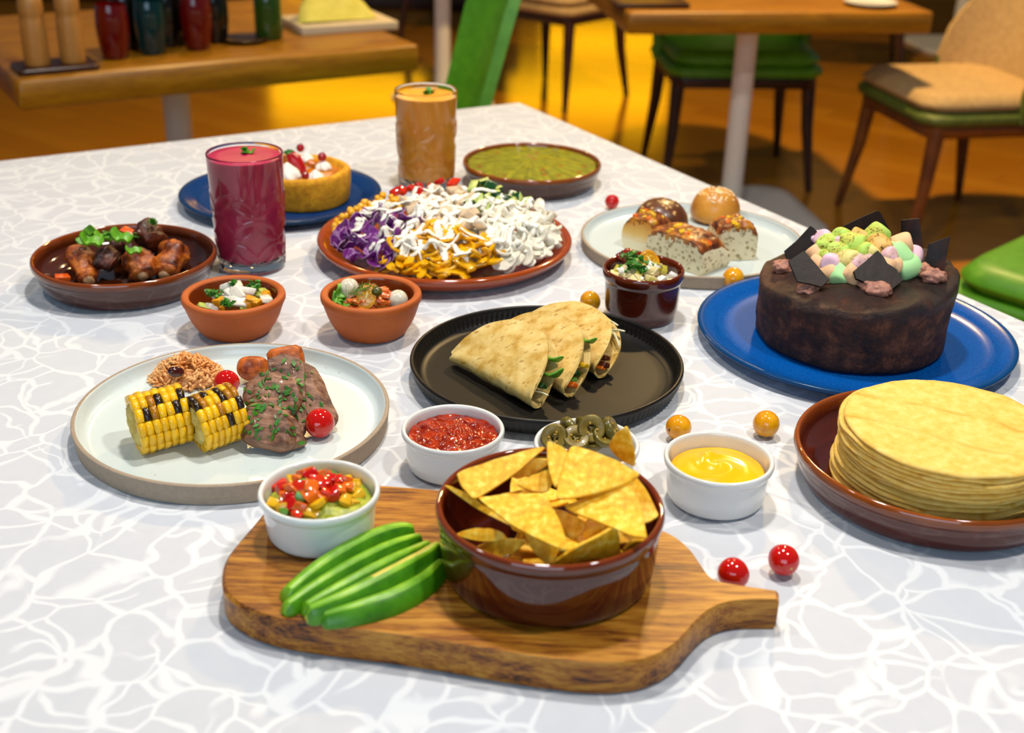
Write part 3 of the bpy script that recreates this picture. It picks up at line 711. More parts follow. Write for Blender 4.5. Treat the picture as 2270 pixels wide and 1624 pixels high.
CH = [((1085, 178, .118), (1600, 410, .108), (965, 610, .099), .005), ((905, 168, .115), (1085, 255, .112), (965, 520, .098), .003),
      ((1495, 42, .128), (1355, 200, .104), (1550, 345, .096), .003), ((238, 392, .099), (905, 188, .108), (370, 585, .089), .006),
      ((520, 325, .094), (950, 288, .100), (690, 440, .084), .003), ((680, 480, .090), (955, 355, .099), (905, 530, .088), .004),
      ((385, 590, .089), (880, 530, .098), (1075, 992, .086), .006), ((1018, 620, .094), (1530, 488, .101), (1640, 893, .090), .005),
      ((138, 478, .086), (430, 620, .080), (750, 832, .070), .008), ((210, 850, .077), (615, 885, .070), (490, 800, .078), .008),
      ((380, 928, .064), (755, 880, .076), (545, 1022, .060), .008), ((742, 828, .079), (992, 930, .076), (905, 1075, .065), .005),
      ((912, 1070, .071), (1412, 793, .092), (1432, 988, .066), -.005), ((1540, 418, .096), (1725, 700, .083), (1562, 775, .078), .006),
      ((1525, 575, .085), (1650, 660, .080), (1570, 790, .074), .004), ((1170, 815, .080), (1410, 770, .085), (1230, 900, .070), .003),
      ((570, 1022, .052), (725, 1020, .054), (690, 1062, .050), .002), ((1450, 965, .066), (1630, 875, .070), (1540, 900, .075), .003),
      ((560, 560, .080), (880, 500, .086), (760, 740, .070), .004), ((900, 640, .082), (1200, 760, .080), (1060, 900, .068), .004),
      ((1380, 300, .090), (1600, 520, .084), (1450, 560, .080), .004), ((620, 740, .068), (900, 760, .07), (740, 850, .058), .005)]
CL = {0: 'largest tortilla chip lying flat across the top of the heap', 1: 'tortilla chip standing under the tip of the largest chip', 2: 'tortilla chip standing upright in front of the jalapenos', 3: 'long tortilla chip with curled tip pointing at the salsa', 6: 'broad tortilla chip sloping down in the middle of the heap', 7: 'broad tortilla chip on the handle side of the heap', 8: 'tortilla chip poking over the bowl rim toward the avocado', 12: 'tortilla chip bent up along the inner bowl wall below the broad chips', 13: 'tortilla chip standing on edge against the bowl wall by the cheese sauce'}
for i, (a, b, c, bw) in enumerate(CH):
    o = chip(zc(*a), zc(*b), zc(*c), bw, .002, i + 1)
    if i in CL: o['label'] = CL[i]
q = random.Random(5)
for i in range(12):                     # the lower layers of the heap
    a0 = q.uniform(0, 2 * PI); rr = q.uniform(.012, .04); c = CB + Vector((rr * math.cos(a0) + .008, rr * math.sin(a0) + .006, .014 + i * .0025)); s = .027
    pts = []
    for k in range(3):
        an = a0 + k * 2.09 + q.uniform(-.2, .2); pts.append(c + Vector((s * math.cos(an), s * math.sin(an), q.uniform(-.004, .008))))
    chip(*pts, .003, .002, 40 + i)

# ---------------------------------------------------------------- avocado slices
t = NT('avocado_flesh'); v = t.coord(); a = t.noise(v, 34, 4)
t.l(t.ramp(a, [(.3, '#4a8404'), (.5, '#6ea80a'), (.7, '#9cc626')]), t.b.inputs['Base Color']); t.set(rough=.38, sss=.1); t.bump(t.noise(v, 140, 4), .25, .0008); M['avo'] = t.m
M['avo_pale'] = mat('avocado_core_flesh', '#cdbd52', '#a9b83a', 70, .4, sss=.1, bump=.2)
M['avo_dark'] = mat('avocado_rind_side', '#2f6a06', '#4a8a0a', 60, .35, .2)
def za(zx, zy, z): return at(560 + .2464 * zx, 1000 + .2464 * zy, BZ + z)
def wedge(name, pts, wid, hgt, lean, pale, label):
    pts = [Vector(p) for p in pts]; n = 26
    def cr(tt):
        k = tt * (len(pts) - 1); i = min(int(k), len(pts) - 2); f_ = k - i
        p0, p1, p2, p3 = pts[max(i - 1, 0)], pts[i], pts[i + 1], pts[min(i + 2, len(pts) - 1)]
        return .5 * ((2 * p1) + (p2 - p0) * f_ + (2 * p0 - 5 * p1 + 4 * p2 - p3) * f_ ** 2 + (3 * p1 - p0 - 3 * p2 + p3) * f_ ** 3)
    sec = [(-1, .0), (-1.0, .35), (-.72, .72), (-.25, .98), (.05, 1.0), (.34, .9), (.62, .62), (.86, .3), (.9, .0)]
    V, Fc, m_ = [], [], len(sec)
    for i in range(n + 1):
        s = i / n; p = cr(s); d = (cr(min(1, s + .02)) - cr(max(0, s - .02))); d.z = 0; d.normalize(); sd = Vector((d.y, -d.x, 0))
        k = (.40 + .60 * math.sin(PI * (.08 + .86 * s)) ** .75) if 0 < i < n else .30
        for a_, b_ in sec:
            V.append(p + sd * (a_ * wid * k + lean * b_ * hgt) + Vector((0, 0, b_ * hgt * k + .0003 * nz(p, 120, a_))))
    for i in range(n):
        for k in range(m_):
            j = (k + 1) % m_; Fc.append((i * m_ + k, (i + 1) * m_ + k, (i + 1) * m_ + j, i * m_ + j))
    Fc.append(tuple(range(m_))); Fc.append(tuple(range(n * m_, (n + 1) * m_))[::-1])
    o = settle('avocado_slice', V, Fc, [M['avo'], M['avo_pale'], M['avo_dark']], label, 'avocado', 'avocado slices', 48)
    pol = o.data.polygons
    for i in range(n):
        for k in range(m_):
            f_ = pol[i * m_ + k]
            if k >= 5: f_.material_index = 2
            if pale and k in (2, 3) and n * .35 < i < n * .97: f_.material_index = 1
    if pale is not None: pol[n * m_].material_index = 1
    return o
wedge('s', [za(290, 1365, 0), za(600, 1150, 0), za(980, 930, 0), za(1280, 800, 0), za(1450, 760, 0)], .0120, .0180, .12, None, 'broad green avocado slice lying against the white ramekin')
wedge('s', [za(280, 1475, 0), za(600, 1290, 0), za(1000, 1070, 0), za(1330, 910, 0), za(1510, 830, 0)], .0098, .0160, .12, None, 'narrow green avocado slice second from the ramekin')
wedge('s', [za(450, 1480, 0), za(780, 1330, 0), za(1120, 1160, 0), za(1400, 1010, 0), za(1580, 890, 0)], .0100, .0165, .12, None, 'green avocado slice next to the one with a pale edge')
wedge('s', [za(480, 1530, 0), za(860, 1420, 0), za(1260, 1230, 0), za(1530, 1060, 0), za(1660, 920, 0)], .0118, .0190, .08, True, 'green avocado slice with a pale yellow cut edge')
wedge('s', [za(620, 1560, 0), za(950, 1500, 0), za(1290, 1390, 0), za(1560, 1230, 0), za(1715, 1040, 0)], .0105, .0140, -.05, None, 'outermost darker green avocado slice with rounded back')

# ---------------------------------------------------------------- ramekin of guacamole and diced peppers
M['guac'] = mat('mashed_avocado', '#8a9416', '#b4b83a', 130, .25, .6, 260, .002, sss=.1)
gf = lambda x, y: .026 + .010 * max(0, 1 - (x * x + y * y) / .0386 ** 2) + .0022 * nz((x, y, 0), 120, 3) + .0012 * nz((x, y, 0), 300, 1)
disc_food('guacamole', C2, .0392, .008, gf, M['guac'], 'chunky green guacamole inside the ramekin on the board', 'guacamole')
M['d_red'] = mat('red_tomato_dice', '#b81404', '#d62a06', 120, .12, sss=.2, coat=.4, rand=.12); M['d_or'] = mat('orange_tomato_dice', '#cf5208', '#e4741a', 120, .15, sss=.2, coat=.3, rand=.1)
M['d_ye'] = mat('yellow_pepper_dice', '#d09a06', '#e2b41e', 120, .2, sss=.15, coat=.2, rand=.1); M['d_gr'] = mat('green_pepper_dice', '#3c7a1c', '#74a83c', 150, .2, coat=.2)
DV = [dice('dice', 1, .9, .8, .14, .12, s) for s in range(4)] + [dice('dice', 1.25, .8, .45, .12, .12, s) for s in range(4, 7)]
DM = {(i, k): variant(DV[i], M[k]) for i in range(7) for k in ('d_red', 'd_or', 'd_ye', 'd_gr')}
for d_ in DM.values(): pass
DL = [(215, 310, 'r', 15), (270, 330, 'r', 11), (470, 190, 'o', 12), (520, 210, 'r', 13), (600, 190, 'o', 10), (660, 180, 'o', 12), (740, 190, 'o', 10), (580, 280, 'r', 13), (530, 320, 'o', 13), (640, 290, 'r', 11), (700, 250, 'r', 11), (760, 250, 'r', 12), (830, 250, 'o', 11), (460, 250, 'g', 9), (430, 320, 'r', 11), (370, 330, 'o', 12), (320, 310, 'o', 9),
      (430, 400, 'g', 10), (350, 390, 'r', 11), (290, 420, 'o', 11), (210, 460, 'y', 11), (270, 500, 'y', 10), (360, 480, 'r', 12), (440, 490, 'o', 11), (400, 560, 'r', 9), (560, 470, 'y', 13), (520, 540, 'y', 10), (600, 390, 'o', 11), (520, 390, 'o', 12), (660, 370, 'r', 10), (720, 370, 'r', 11), (780, 340, 'o', 10), (830, 420, 'y', 12), (840, 310, 'o', 11), (880, 220, 'y', 12), (940, 270, 'y', 12), (980, 290, 'y', 9), (890, 330, 'y', 10), (940, 390, 'y', 12), (1000, 380, 'g', 8), (780, 160, 'g', 10), (360, 260, 'y', 10), (410, 240, 'o', 9), (290, 540, 'g', 9), (900, 450, 'y', 8)]
CK = {'r': ('d_red', 'red tomato dice on the guacamole in the white ramekin'), 'o': ('d_or', 'orange tomato dice on the guacamole in the white ramekin'), 'y': ('d_ye', 'yellow pepper dice on the guacamole in the white ramekin'), 'g': ('d_gr', 'green pepper dice on the guacamole in the white ramekin')}
def gmound(x, y):
    dx, dy = x - C2.x, y - C2.y; return BZ + .027 + .019 * max(0, 1 - ((dx + .004) ** 2 + (dy - .002) ** 2) / .036 ** 2)
for i, (zx, zy, k, s) in enumerate(DL):
    p = on_height(560 + .2464 * zx, 1000 + .2464 * zy, gmound, .6, 1.5); m_, lab = CK[k]
    d = Vector((p.x - C2.x, p.y - C2.y, 0))
    if d.length > .034: p = p - d.normalized() * (d.length - .034)
    o = put('pepper_dice' if k in 'yg' else 'tomato_dice', DM[(i % 7, m_)], None, p - Vector((0, 0, .001)), rrot(rnd, .6), lab, 'dice', {'r': 'red tomato dice', 'o': 'orange tomato dice', 'y': 'yellow pepper dice', 'g': 'green pepper dice'}[k])
    o.scale = [s * .00086] * 3

# ---------------------------------------------------------------- salsa and cheese sauce
M['salsa'] = mat('tomato_salsa', '#701002', '#ac3004', 90, .18, .12, 200, .001, spec=.3)
def sal(x, y):
    r2 = (x * x + y * y) / .0385 ** 2; v = 0
    for s, k in ((130, .0034), (260, .0012)): v += k * abs(nz((x, y, 0), s, 9))
    return .0285 + v + .0045 * (1 - r2) + .0016 * max(0, nz((x, y, 0), 70, 4))
disc_food('salsa', C3, .0388, .008, sal, M['salsa'], 'chunky red tomato salsa inside the white ramekin', 'salsa', 44, 110)
M['cheese'] = mat('cheese_sauce', '#f2ae00', '#f8be06', 18, .2, coat=.1)
def che(x, y):
    rr = math.hypot(x, y); a = math.atan2(y, x)
    return .0268 + .0055 * max(0, 1 - (rr / .037) ** 2) + .0013 * math.sin(a * 2 + rr * 230) * math.exp(-((rr - .014) / .010) ** 2) + .003 * math.exp(-((x + .006) ** 2 + (y - .016) ** 2) / .006 ** 2) + .0008 * nz((x, y, 0), 60, 2)
disc_food('cheese_sauce', C1, .0390, .008, che, M['cheese'], 'smooth yellow cheese sauce inside the white ramekin', 'sauce', 44, 110)

# ---------------------------------------------------------------- pickled jalapenos
M['jal'] = mat('pickled_jalapeno_skin', '#4c4206', '#6a5c10', 60, .3, coat=.15, rand=.15); M['jal_in'] = mat('pickled_jalapeno_flesh', '#6e5a14', '#8f7a2c', 120, .4, coat=.2); M['seed'] = mat('pepper_seed', '#c79a2c', rough=.4)
ring_o = lathe('ring', [(.0036, .0010), (.0070, .0003), (.0096, 0), (.0106, .0008), (.0112, .0034), (.0106, .0062), (.0096, .0070), (.0070, .0066), (.0036, .0058), (.0030, .0035), (.0036, .0010)], 36, 1)
paint(ring_o, lambda c, n: 0 if math.hypot(c.x, c.y) > .0096 else 1); ring_o.materials.append(M['jal']); ring_o.materials.append(M['jal_in'])
web = mesh('membrane', *join([tube_data([(.0062 * math.cos(a), .0062 * math.sin(a), .003), (.002 * math.cos(a), .002 * math.sin(a), .003), (0, 0, .003)], [.0016, .001, .0012], 6, .8) for a in (0.3, 2.4, 4.5)]), 60); web.materials.append(M['jal_in'])
seed_me = blob('seed', (.0011, .0008, .0005), .05, 1, 2); seed_me.materials.append(M['seed'])
def zj(zx, zy, z): return at(900 + .2775 * zx, 660 + .2775 * zy, TZ + z)
base_n = (CAM - C4).normalized()
JL = [(1150, 1105, .034, (-.3, -.8, .55), 1.1), (1480, 1045, .041, (.0, -.85, .5), 1.12), (1350, 1140, .033, (.1, -.5, .85), 1.1), (1262, 1045, .036, (.8, .5, .3), 1.0), (1560, 1120, .034, (.4, -.4, .8), .95), (1340, 1045, .030, (-.2, .4, .9), 1.0), (1620, 1060, .037, (.85, -.1, .5), 1.1), (1450, 1000, .038, (.1, .5, .85), 1.0), (1500, 1160, .028, (-.2, -.3, .9), 1.0), (1230, 1150, .026, (.2, .1, .95), 1.0), (1650, 1130, .027, (.3, .2, .9), 1.0), (1400, 1080, .024, (.0, .2, .95), 1.0)]
for i, (zx, zy, z, n_, s) in enumerate(JL):
    p = zj(zx, zy, z); q_ = Vector((0, 0, 1)).rotation_difference(Vector(n_).normalized()).to_euler()
    d = Vector((p.x - C4.x, p.y - C4.y, 0))
    if d.length > .029: p = p - d.normalized() * (d.length - .029)
    t = thing('jalapeno_slice', 'olive green pickled jalapeno ring in the white ramekin', 'jalapeno', p, q_, 'pickled jalapeno rings'); t.scale = (s, s, s)
    ob('ring', ring_o, None, t); ob('membrane', web, None, t)
    for k in range(3):
        a = .9 + 2.1 * k + i; ob('seed', seed_me, None, t, (.0042 * math.cos(a), .0042 * math.sin(a), .0064), (0, 0, a))

# ---------------------------------------------------------------- stack of tortillas
t = NT('flour_corn_tortilla'); v = t.coord(); a = t.noise(v, 120, 5)
c_ = t.ramp(a, [(.30, '#dcac46'), (.5, '#e6bc5c'), (.70, '#ecc872')])
st = t.xyz(t.coord((1, 1, 1), (0, 0, R(28))))[1]
wob_ = t.math('MULTIPLY_ADD', t.noise(t.coord((1, 1, 1)), 14, 2), .03, st)
m1 = t.ramp(t.math('ABSOLUTE', t.math('SUBTRACT', t.math('ABSOLUTE', t.math('SUBTRACT', wob_, .012)), .024)), [(.0, 1), (.0045, 0)])
t.l(t.mix(t.math('MULTIPLY', m1, t.ramp(t.noise(v, 30, 2), [(.4, .1), (.6, .75)])), c_, '#c88a14'), t.b.inputs['Base Color']); t.set(rough=.6, spec=.3); t.bump(a, .25, .0008); M['tortilla'] = t.m
q = random.Random(3); NT_ = 15; zb = .0088
for i in range(NT_):
    f_ = i / (NT_ - 1); cx = .366 + (.3655 - .366) * f_ + q.uniform(-.0016, .0016); cy = .9345 + (.921 - .9345) * f_ + q.uniform(-.0022, .0016)
    r_ = .0868 + q.uniform(-.0015, .0012); sd = q.uniform(0, 50); th = .0040
    o2 = [((r_ + .0012 * nz((math.cos(a) * 2, math.sin(a) * 2, sd), 1.3)) * math.cos(a), (r_ + .0012 * nz((math.cos(a) * 2, math.sin(a) * 2, sd), 1.3)) * math.sin(a)) for a in np.linspace(0, 2 * PI, 97)[:-1]]
    wv = .0021 if i < NT_ - 1 else .0016
    fn = lambda x, y, z, sd=sd, wv=wv: (x, y, z + wv * (x * x + y * y) / .0075 * (nz((x, y, sd), 38) + .35 * nz((x, y, sd), 110)))
    me = slab('tortilla', o2, th - .0007, .42, (.93, .8, .6, .35, .15), fn=fn, sharp=180)
    lab = 'pale yellow corn tortilla stacked in the brown dish' if i < NT_ - 1 else 'topmost tortilla of the stack with two faint toasted lines'
    put('tortilla', me, M['tortilla'], (cx, cy, TZ + zb + i * .00425), (0, 0, 0 if i == NT_ - 1 else q.uniform(0, 6)), lab, 'tortilla', 'tortillas in the brown dish')
# ================================================================ CHOCOLATE CAKE
t = NT('chocolate_cake'); v = t.coord(); z = t.xyz(v)[2]
tp = t.n('ShaderNodeMapRange'); tp.inputs['From Min'].default_value = .058; tp.inputs['From Max'].default_value = .07
t.l(t.math('MULTIPLY_ADD', t.noise(v, 30, 3), .02, t.math('SUBTRACT', z, .01)), tp.inputs['Value'])
side = t.ramp(t.noise(v, 55, 6, .7), [(.34, '#1e0d06'), (.5, '#44200f'), (.66, '#744228')])
top = t.ramp(t.noise(v, 45, 4), [(.35, '#1a0b04'), (.58, '#32170a'), (.75, '#54290e')])
t.l(t.mix(tp.outputs[0], side, top), t.b.inputs['Base Color']); t.l(t.ramp(tp.outputs[0], [(0, .7), (1, .24)]), t.b.inputs['Roughness'])
t.set(spec=.45); t.bump(t.noise(v, 160, 6, .75), 1.0, .0028); t.bump(t.vor(v, 240).outputs['Distance'], .25, .0015); M['cake'] = t.m
CC = Vector((.3640, 1.2415, TZ + .0080))
def ckfn(x, y, z):
    rr = math.hypot(x, y); a = math.atan2(y, x)
    if rr < 1e-6: return (x, y, z + .002)
    d = .0016 * nz((x, y, z), 28, 1) + .0009 * nz((x, y, z), 90, 2)
    zz = z
    if z > .06: zz += .0065 * nz((x, y, 0), 30, 7) * min(1, (z - .06) / .012) + .0022 * nz((x, y, 0), 80, 3)
    if rr > .094 and z > .068: zz += .0025 * max(0, nz((x, y, 0), 25, 9)) + .004 * max(0, math.cos(a - R(8))) ** 6
    return (x * (1 + d / rr), y * (1 + d / rr), zz * (.95 + 1.25 * x) if z > .002 else zz)
prof = [(0, 0), (.05, 0), (.09, 0), (.0965, .0008), (.0985, .003), (.0995, .010), (.1, .03), (.1008, .05), (.1018, .064), (.1022, .07), (.1005, .0755), (.096, .0765), (.088, .0775), (.075, .0805), (.06, .084), (.045, .086), (.03, .087), (.015, .0875), (0, .0875)]
o = ob('chocolate_cake', lathe('chocolate_cake', prof, 128, 2, ckfn, 180), M['cake'], None, CC); tag(o, 'tall round dark chocolate cake with shiny cracked top on the blue plate', 'cake')
ck_bvh = world_bvh([o])
M['choc'] = mat('dark_chocolate', '#140a05', '#24120a', 40, .5, .4, 90, .001, spec=.3)
M['choc2'] = mat('marbled_chocolate', '#160a05', '#4a200c', 26, .5, .3, 120, .001, spec=.3, stretch=(1, 3, .5), lo=.45, hi=.72)
def zk(zx, zy): return (1660 + .2832 * zx, 440 + .2832 * zy)
def shard(pix, base, n, lab, m, sm=0, th=.0032, bend=0):
    b = CC + Vector(base)
    bd = (lambda x, y, z: (x, y, z + bend * x * x)) if bend else None
    return px_slab('chocolate_shard', [zk(*p) for p in pix], b, n, th, m, lab, 'chocolate', 'chocolate shards', sm=sm, edge=.2, bend=bd, sharp=35)
def den(pix, k=4):
    o_ = []
    for i, p in enumerate(pix):
        q_ = pix[(i + 1) % len(pix)]
        for s in range(k): o_.append((p[0] + (q_[0] - p[0]) * s / k, p[1] + (q_[1] - p[1]) * s / k))
    return o_
shard(den([(480, 212), (505, 225), (588, 312), (490, 460), (420, 540), (300, 520), (275, 410), (370, 330)]), (-.056, .006, .074), (-.25, -.8, .45), 'square glossy chocolate shard standing behind the plain flat one', M['choc'])
shard(den([(435, 405), (632, 632), (572, 692), (470, 665), (380, 650), (310, 485)]), (-.040, -.060, .076), (.0, -.72, .65), 'flat plain chocolate shard leaning over the peach marshmallows', M['choc'])
shard(den([(738, 215), (870, 150), (1005, 92), (1030, 105), (1128, 282), (1010, 320), (895, 345), (790, 330)]), (.003, .052, .090), (.2, -.85, .4), 'rippled rectangular chocolate shard standing highest behind the marshmallows', M['choc'])
shard(den([(1010, 403), (1055, 450), (1085, 503), (1160, 552), (1212, 640), (1105, 724), (960, 680), (838, 625), (820, 568)]), (.018, -.064, .082), (.1, -.66, .7), 'broad flat chocolate shard with notched edge above an oval mousse dollop', M['choc'])
shard(den([(1197, 168), (1260, 160), (1335, 153), (1350, 300), (1368, 472), (1270, 450), (1197, 335)]), (.056, .030, .084), (.05, -.95, .25), 'upright marbled chocolate strip beside the green marshmallows', M['choc2'], bend=6)
shard(den([(1580, 290), (1548, 450), (1527, 592), (1470, 610), (1420, 625), (1378, 490), (1410, 355), (1500, 320)]), (.078, -.004, .080), (-.25, -.9, .3), 'curved streaked chocolate shard standing at the cake edge', M['choc2'], bend=8)
# marshmallows
def toasted(name, c1, c2, toast):
    t = NT(name); v = t.coord()
    base_ = t.mix(t.noise(v, 60, 3), c1, c2)
    n1 = t.ramp(t.noise(v, 420, 4, .7), [(.52, 0), (.60, 1)]); n2 = t.ramp(t.noise(v, 110, 2), [(.42, 0), (.58, 1)])
    k = t.math('MULTIPLY', t.math('MULTIPLY', n1, n2), toast)
    t.l(t.mix(k, t.mix(t.math('MULTIPLY', n2, toast * .45), base_, '#c9a41c'), '#54280a'), t.b.inputs['Base Color'])
    t.set(rough=.6, sss=.2, spec=.3); t.b.inputs['Subsurface Scale'].default_value = .004; return t.m
MM = {'g': toasted('mint_marshmallow', '#9fd48c', '#b4e0a0', .0), 'p': toasted('pink_marshmallow', '#e0b4c8', '#e8c4d4', .12), 'o': toasted('peach_marshmallow', '#e6b484', '#eec096', .15), 'y': toasted('toasted_mint_marshmallow', '#aed458', '#c0dc70', 1.0), 'O': toasted('toasted_peach_marshmallow', '#e2aa60', '#e8b874', 1.0), 'w': toasted('cream_marshmallow', '#e6d27c', '#ecdc94', .7), 'P': toasted('toasted_pink_marshmallow', '#deb0b8', '#e6bcc0', .7)}
ML = {'g': 'smooth mint green marshmallow on the chocolate cake', 'p': 'pale pink marshmallow on the chocolate cake', 'o': 'smooth peach marshmallow on the chocolate cake', 'y': 'lime green marshmallow with brown toasted specks', 'O': 'peach marshmallow with brown toasted specks', 'w': 'cream yellow marshmallow with toasted end', 'P': 'pale pink marshmallow with brown toasted specks'}
mprof = [(0, -.95), (.5, -.97), (.85, -.9), (1, -.62), (1.03, -.2), (1.03, .2), (1, .62), (.85, .9), (.5, .97), (0, .95)]
mshape = [lathe('marshmallow', [(a * .0094, b * .0105) for a, b in mprof], 26, 1, lambda x, y, z, s=s: (x * (1 + .09 * nz((x, y, z), 90, s)), y * (1 + .09 * nz((x, y, z), 90, s + 3)), z * (1 + .12 * nz((x, y, z), 70, s + 5))), 180) for s in range(3)]
mcache = {(i, k): variant(mshape[i], MM[k]) for i in range(3) for k in MM}
def mmound(x, y):
    dx, dy = x - (CC.x - .002), y - (CC.y + .012); r2 = dx * dx / .062 ** 2 + dy * dy / .056 ** 2
    return CC.z + .0875 * (.95 + 1.25 * dx) + .032 * max(0, 1 - r2) ** .8
MP = [(600, 335, 'p', 1), (545, 330, 'p', .9), (622, 380, 'y', 1.05), (738, 312, 'y', 1), (818, 360, 'y', 1.2), (860, 300, 'O', .8), (990, 298, 'y', 1.2), (1020, 372, 'O', 1.15), (1185, 362, 'o', 1.1), (1178, 452, 'g', 1.2), (1282, 455, 'p', 1), (1235, 556, 'g', 1.15), (698, 418, 'y', 1.0), (648, 502, 'p', 1.05), (770, 478, 'w', 1.05), (892, 422, 'y', 1), (822, 520, 'P', .95), (905, 490, 'P', .9), (1080, 460, 'P', .95), (535, 445, 'o', 1), (600, 450, 'y', .8), (625, 595, 'o', 1), (712, 602, 'g', 1), (800, 615, 'o', 1), (545, 520, 'o', .9), (1140, 520, 'o', .9), (740, 360, 'P', .9), (940, 440, 'w', .9), (1100, 400, 'g', .8), (960, 560, 'p', 1), (1060, 540, 'o', 1)]
for i, (zx, zy, k, s) in enumerate(MP):
    p = on_height(*zk(zx, zy), mmound, 1.0, 2.0)
    if (p.xy - CC.xy).length > .09: p = CC + Vector((p.x - CC.x, p.y - CC.y, 0)).normalized() * .088 + Vector((0, 0, .086))
    h_ = ck_bvh.ray_cast(Vector((p.x, p.y, 2)), Vector((0, 0, -1)))[0]
    if p.z < h_.z + .006: p.z = h_.z + .006
    o = put('marshmallow', mcache[(i % 3, k)], None, p, (rnd.uniform(.4, 1.6), rnd.uniform(-.5, .5), rnd.uniform(-PI, PI)), ML[k], 'marshmallow', 'marshmallows on the cake: ' + ML[k].split(' marshmallow')[0]); o.scale = (s * 1.1, s * 1.1, s * 1.1)
M['mousse'] = mat('chocolate_mousse', '#8a5444', '#b07a66', 150, .6, .8, 170, .002, lo=.3, hi=.6)
for i, (zx, zy, sx, sy, lab) in enumerate(((285, 560, .0135, .011, 'brown mousse dollop beside the square glossy shard'), (465, 720, .0145, .012, 'brown mousse dollop below the flat plain shard'), (1000, 735, .0165, .010, 'oval brown mousse dollop below the notched shard'), (1360, 590, .011, .011, 'brown mousse dollop next to the mint marshmallow'), (1450, 640, .012, .008, 'flattened brown mousse dollop under the streaked shard'))):
    v_ = ray(*zk(zx, zy)); h_ = ck_bvh.ray_cast(CAM, v_)[0] or (CC + Vector((.07, -.03, .08)))
    put('mousse_dollop', blob('mousse_dollop', (sx, sy, .0085), .35, 1.6, 4, i * 3), M['mousse'], h_ + Vector((0, .002, .003)), (0, 0, rnd.uniform(-1, 1)), lab, 'mousse', 'mousse dollops on the cake')

# ================================================================ FOLDED TORTILLAS ON THE BLACK PLATE
t = NT('pale_flour_tortilla'); v = t.coord(); a = t.noise(v, 60, 5)
c_ = t.ramp(a, [(.32, '#bd9038'), (.5, '#d6b468'), (.68, '#e0c480')])
sp = t.math('MULTIPLY', t.ramp(t.noise(t.coord((1, 2.2, 1), (0, 0, .5)), 110, 3), [(.60, 0), (.68, 1)]), .7)
t.l(t.mix(sp, c_, '#a06c1c'), t.b.inputs['Base Color']); t.set(rough=.6, spec=.25); t.bump(t.noise(v, 130, 5), .5, .0012); M['flour'] = t.m
M['lettuce'] = mat('lettuce_strip', '#4a8a14', '#74ac2a', 80, .4); M['filling'] = mat('dark_meat_filling', '#3a1406', '#6a2c0e', 120, .35, .4); M['melt'] = mat('pale_cheese_filling', '#d8cfa0', '#e6e0c0', 90, .5, .3); M['olive_p'] = mat('dark_green_pepper', '#1c3a0c', '#2c5212', 60, .25, coat=.2)
def taco(A, B, height, lean, open_r, label, fill, seed, tilt=0, gap=.020):
    """Round tortilla folded over the line A-B (on the plate); flaps rise leaning by the angle lean."""
    A, B = Vector(A), Vector(B); x = (B - A); L = x.length; x.normalize(); y = Vector((-x.y, x.x, 0)).normalized()  # y = away from the viewer
    if y.y < 0: y = -y
    zz = Vector((0, 0, 1)); u = (zz * math.cos(lean) + y * math.sin(lean)).normalized(); w_ = (y * math.cos(lean) - zz * math.sin(lean)).normalized()
    base_ = (A + B) / 2; t = thing('folded_taco', label, 'taco', base_); Rr = L / 2 * 1.0
    rows, V, Fc, n, m_ = 40, [], [], 40, 26
    for i in range(n + 1):
        s = -1 + 2 * i / n; s = s * .9985; Ls = height * math.sqrt(max(0, 1 - abs(s) ** 2.3)) + .002
        rr = open_r * (.5 + .5 * (s + 1) / 2 * 1.4)
        for j in range(m_ + 1):
            tt = -1 + 2 * j / m_; arc = abs(tt) * (Ls + rr * .57); sg = 1 if tt > 0 else -1
            q_ = rr * PI / 2
            if arc < q_: a = arc / rr; yy = sg * rr * math.sin(a); hh = rr * (1 - math.cos(a))
            else:
                f_ = arc - q_; yy = sg * (rr + (f_ * .10 if sg > 0 else -f_ * .08)); hh = rr + f_
            yy += .0014 * nz((s * 2, tt * 2, seed), 1.6); hh += .0012 * nz((s * 3, tt, seed + 4), 1.5)
            sag = -.010 * (hh / height) ** 2 * (1 if sg < 0 else .5)
            p = x * (s * Rr + tilt * hh) + w_ * (yy - sag) + u * hh
            V.append(p)
    for i in range(n):
        for j in range(m_):
            a = i * (m_ + 1) + j; Fc.append((a, a + 1, a + m_ + 2, a + m_ + 1))
    bm = bmesh.new(); bv = [bm.verts.new(v_) for v_ in V]; fs = [bm.faces.new([bv[k] for k in f_]) for f_ in Fc]
    bmesh.ops.recalc_face_normals(bm, faces=bm.faces); bmesh.ops.solidify(bm, geom=bm.faces[:] , thickness=.0020)
    mn = min((v_.co.z for v_ in bm.verts))
    for v_ in bm.verts: v_.co.z -= mn
    ob('tortilla', from_bm('tortilla', bm, 60), M['flour'], t)
    for k, (nm, s, hf, ysh, me, mm, rot, sc) in enumerate(fill):
        p = x * (s * Rr + tilt * hf * height) + w_ * (.0015 + .0075 * hf + ysh * .3) + u * (hf * height + .005); p.z -= mn
        o_ = ob(nm, variant(me, mm), None, t, p, (Matrix((x, u, w_)).transposed() @ Matrix.Rotation(rot[2], 3, 'Z') @ Matrix.Rotation(rot[0] * .3, 3, 'X')).to_euler()); o_.scale = (sc, sc * .9, sc * .75)
    return t
fd = dice('piece', .016, .012, .010, .2, .2, 31); fd2 = slab('strip', chaikin([(-.018, -.006), (.018, -.007), (.02, .005), (-.016, .007)], 2, True), .003, .4, fn=lambda x, y, z: (x, y, z + .004 * math.sin(x * 200)))
gr_ = slab('shred', chaikin([(-.014, -.002), (.014, -.0015), (.014, .002), (-.014, .002)], 1, True), .002, .4, fn=lambda x, y, z: (x, y, z + 10 * x * x))
PZ = TZ + .0066
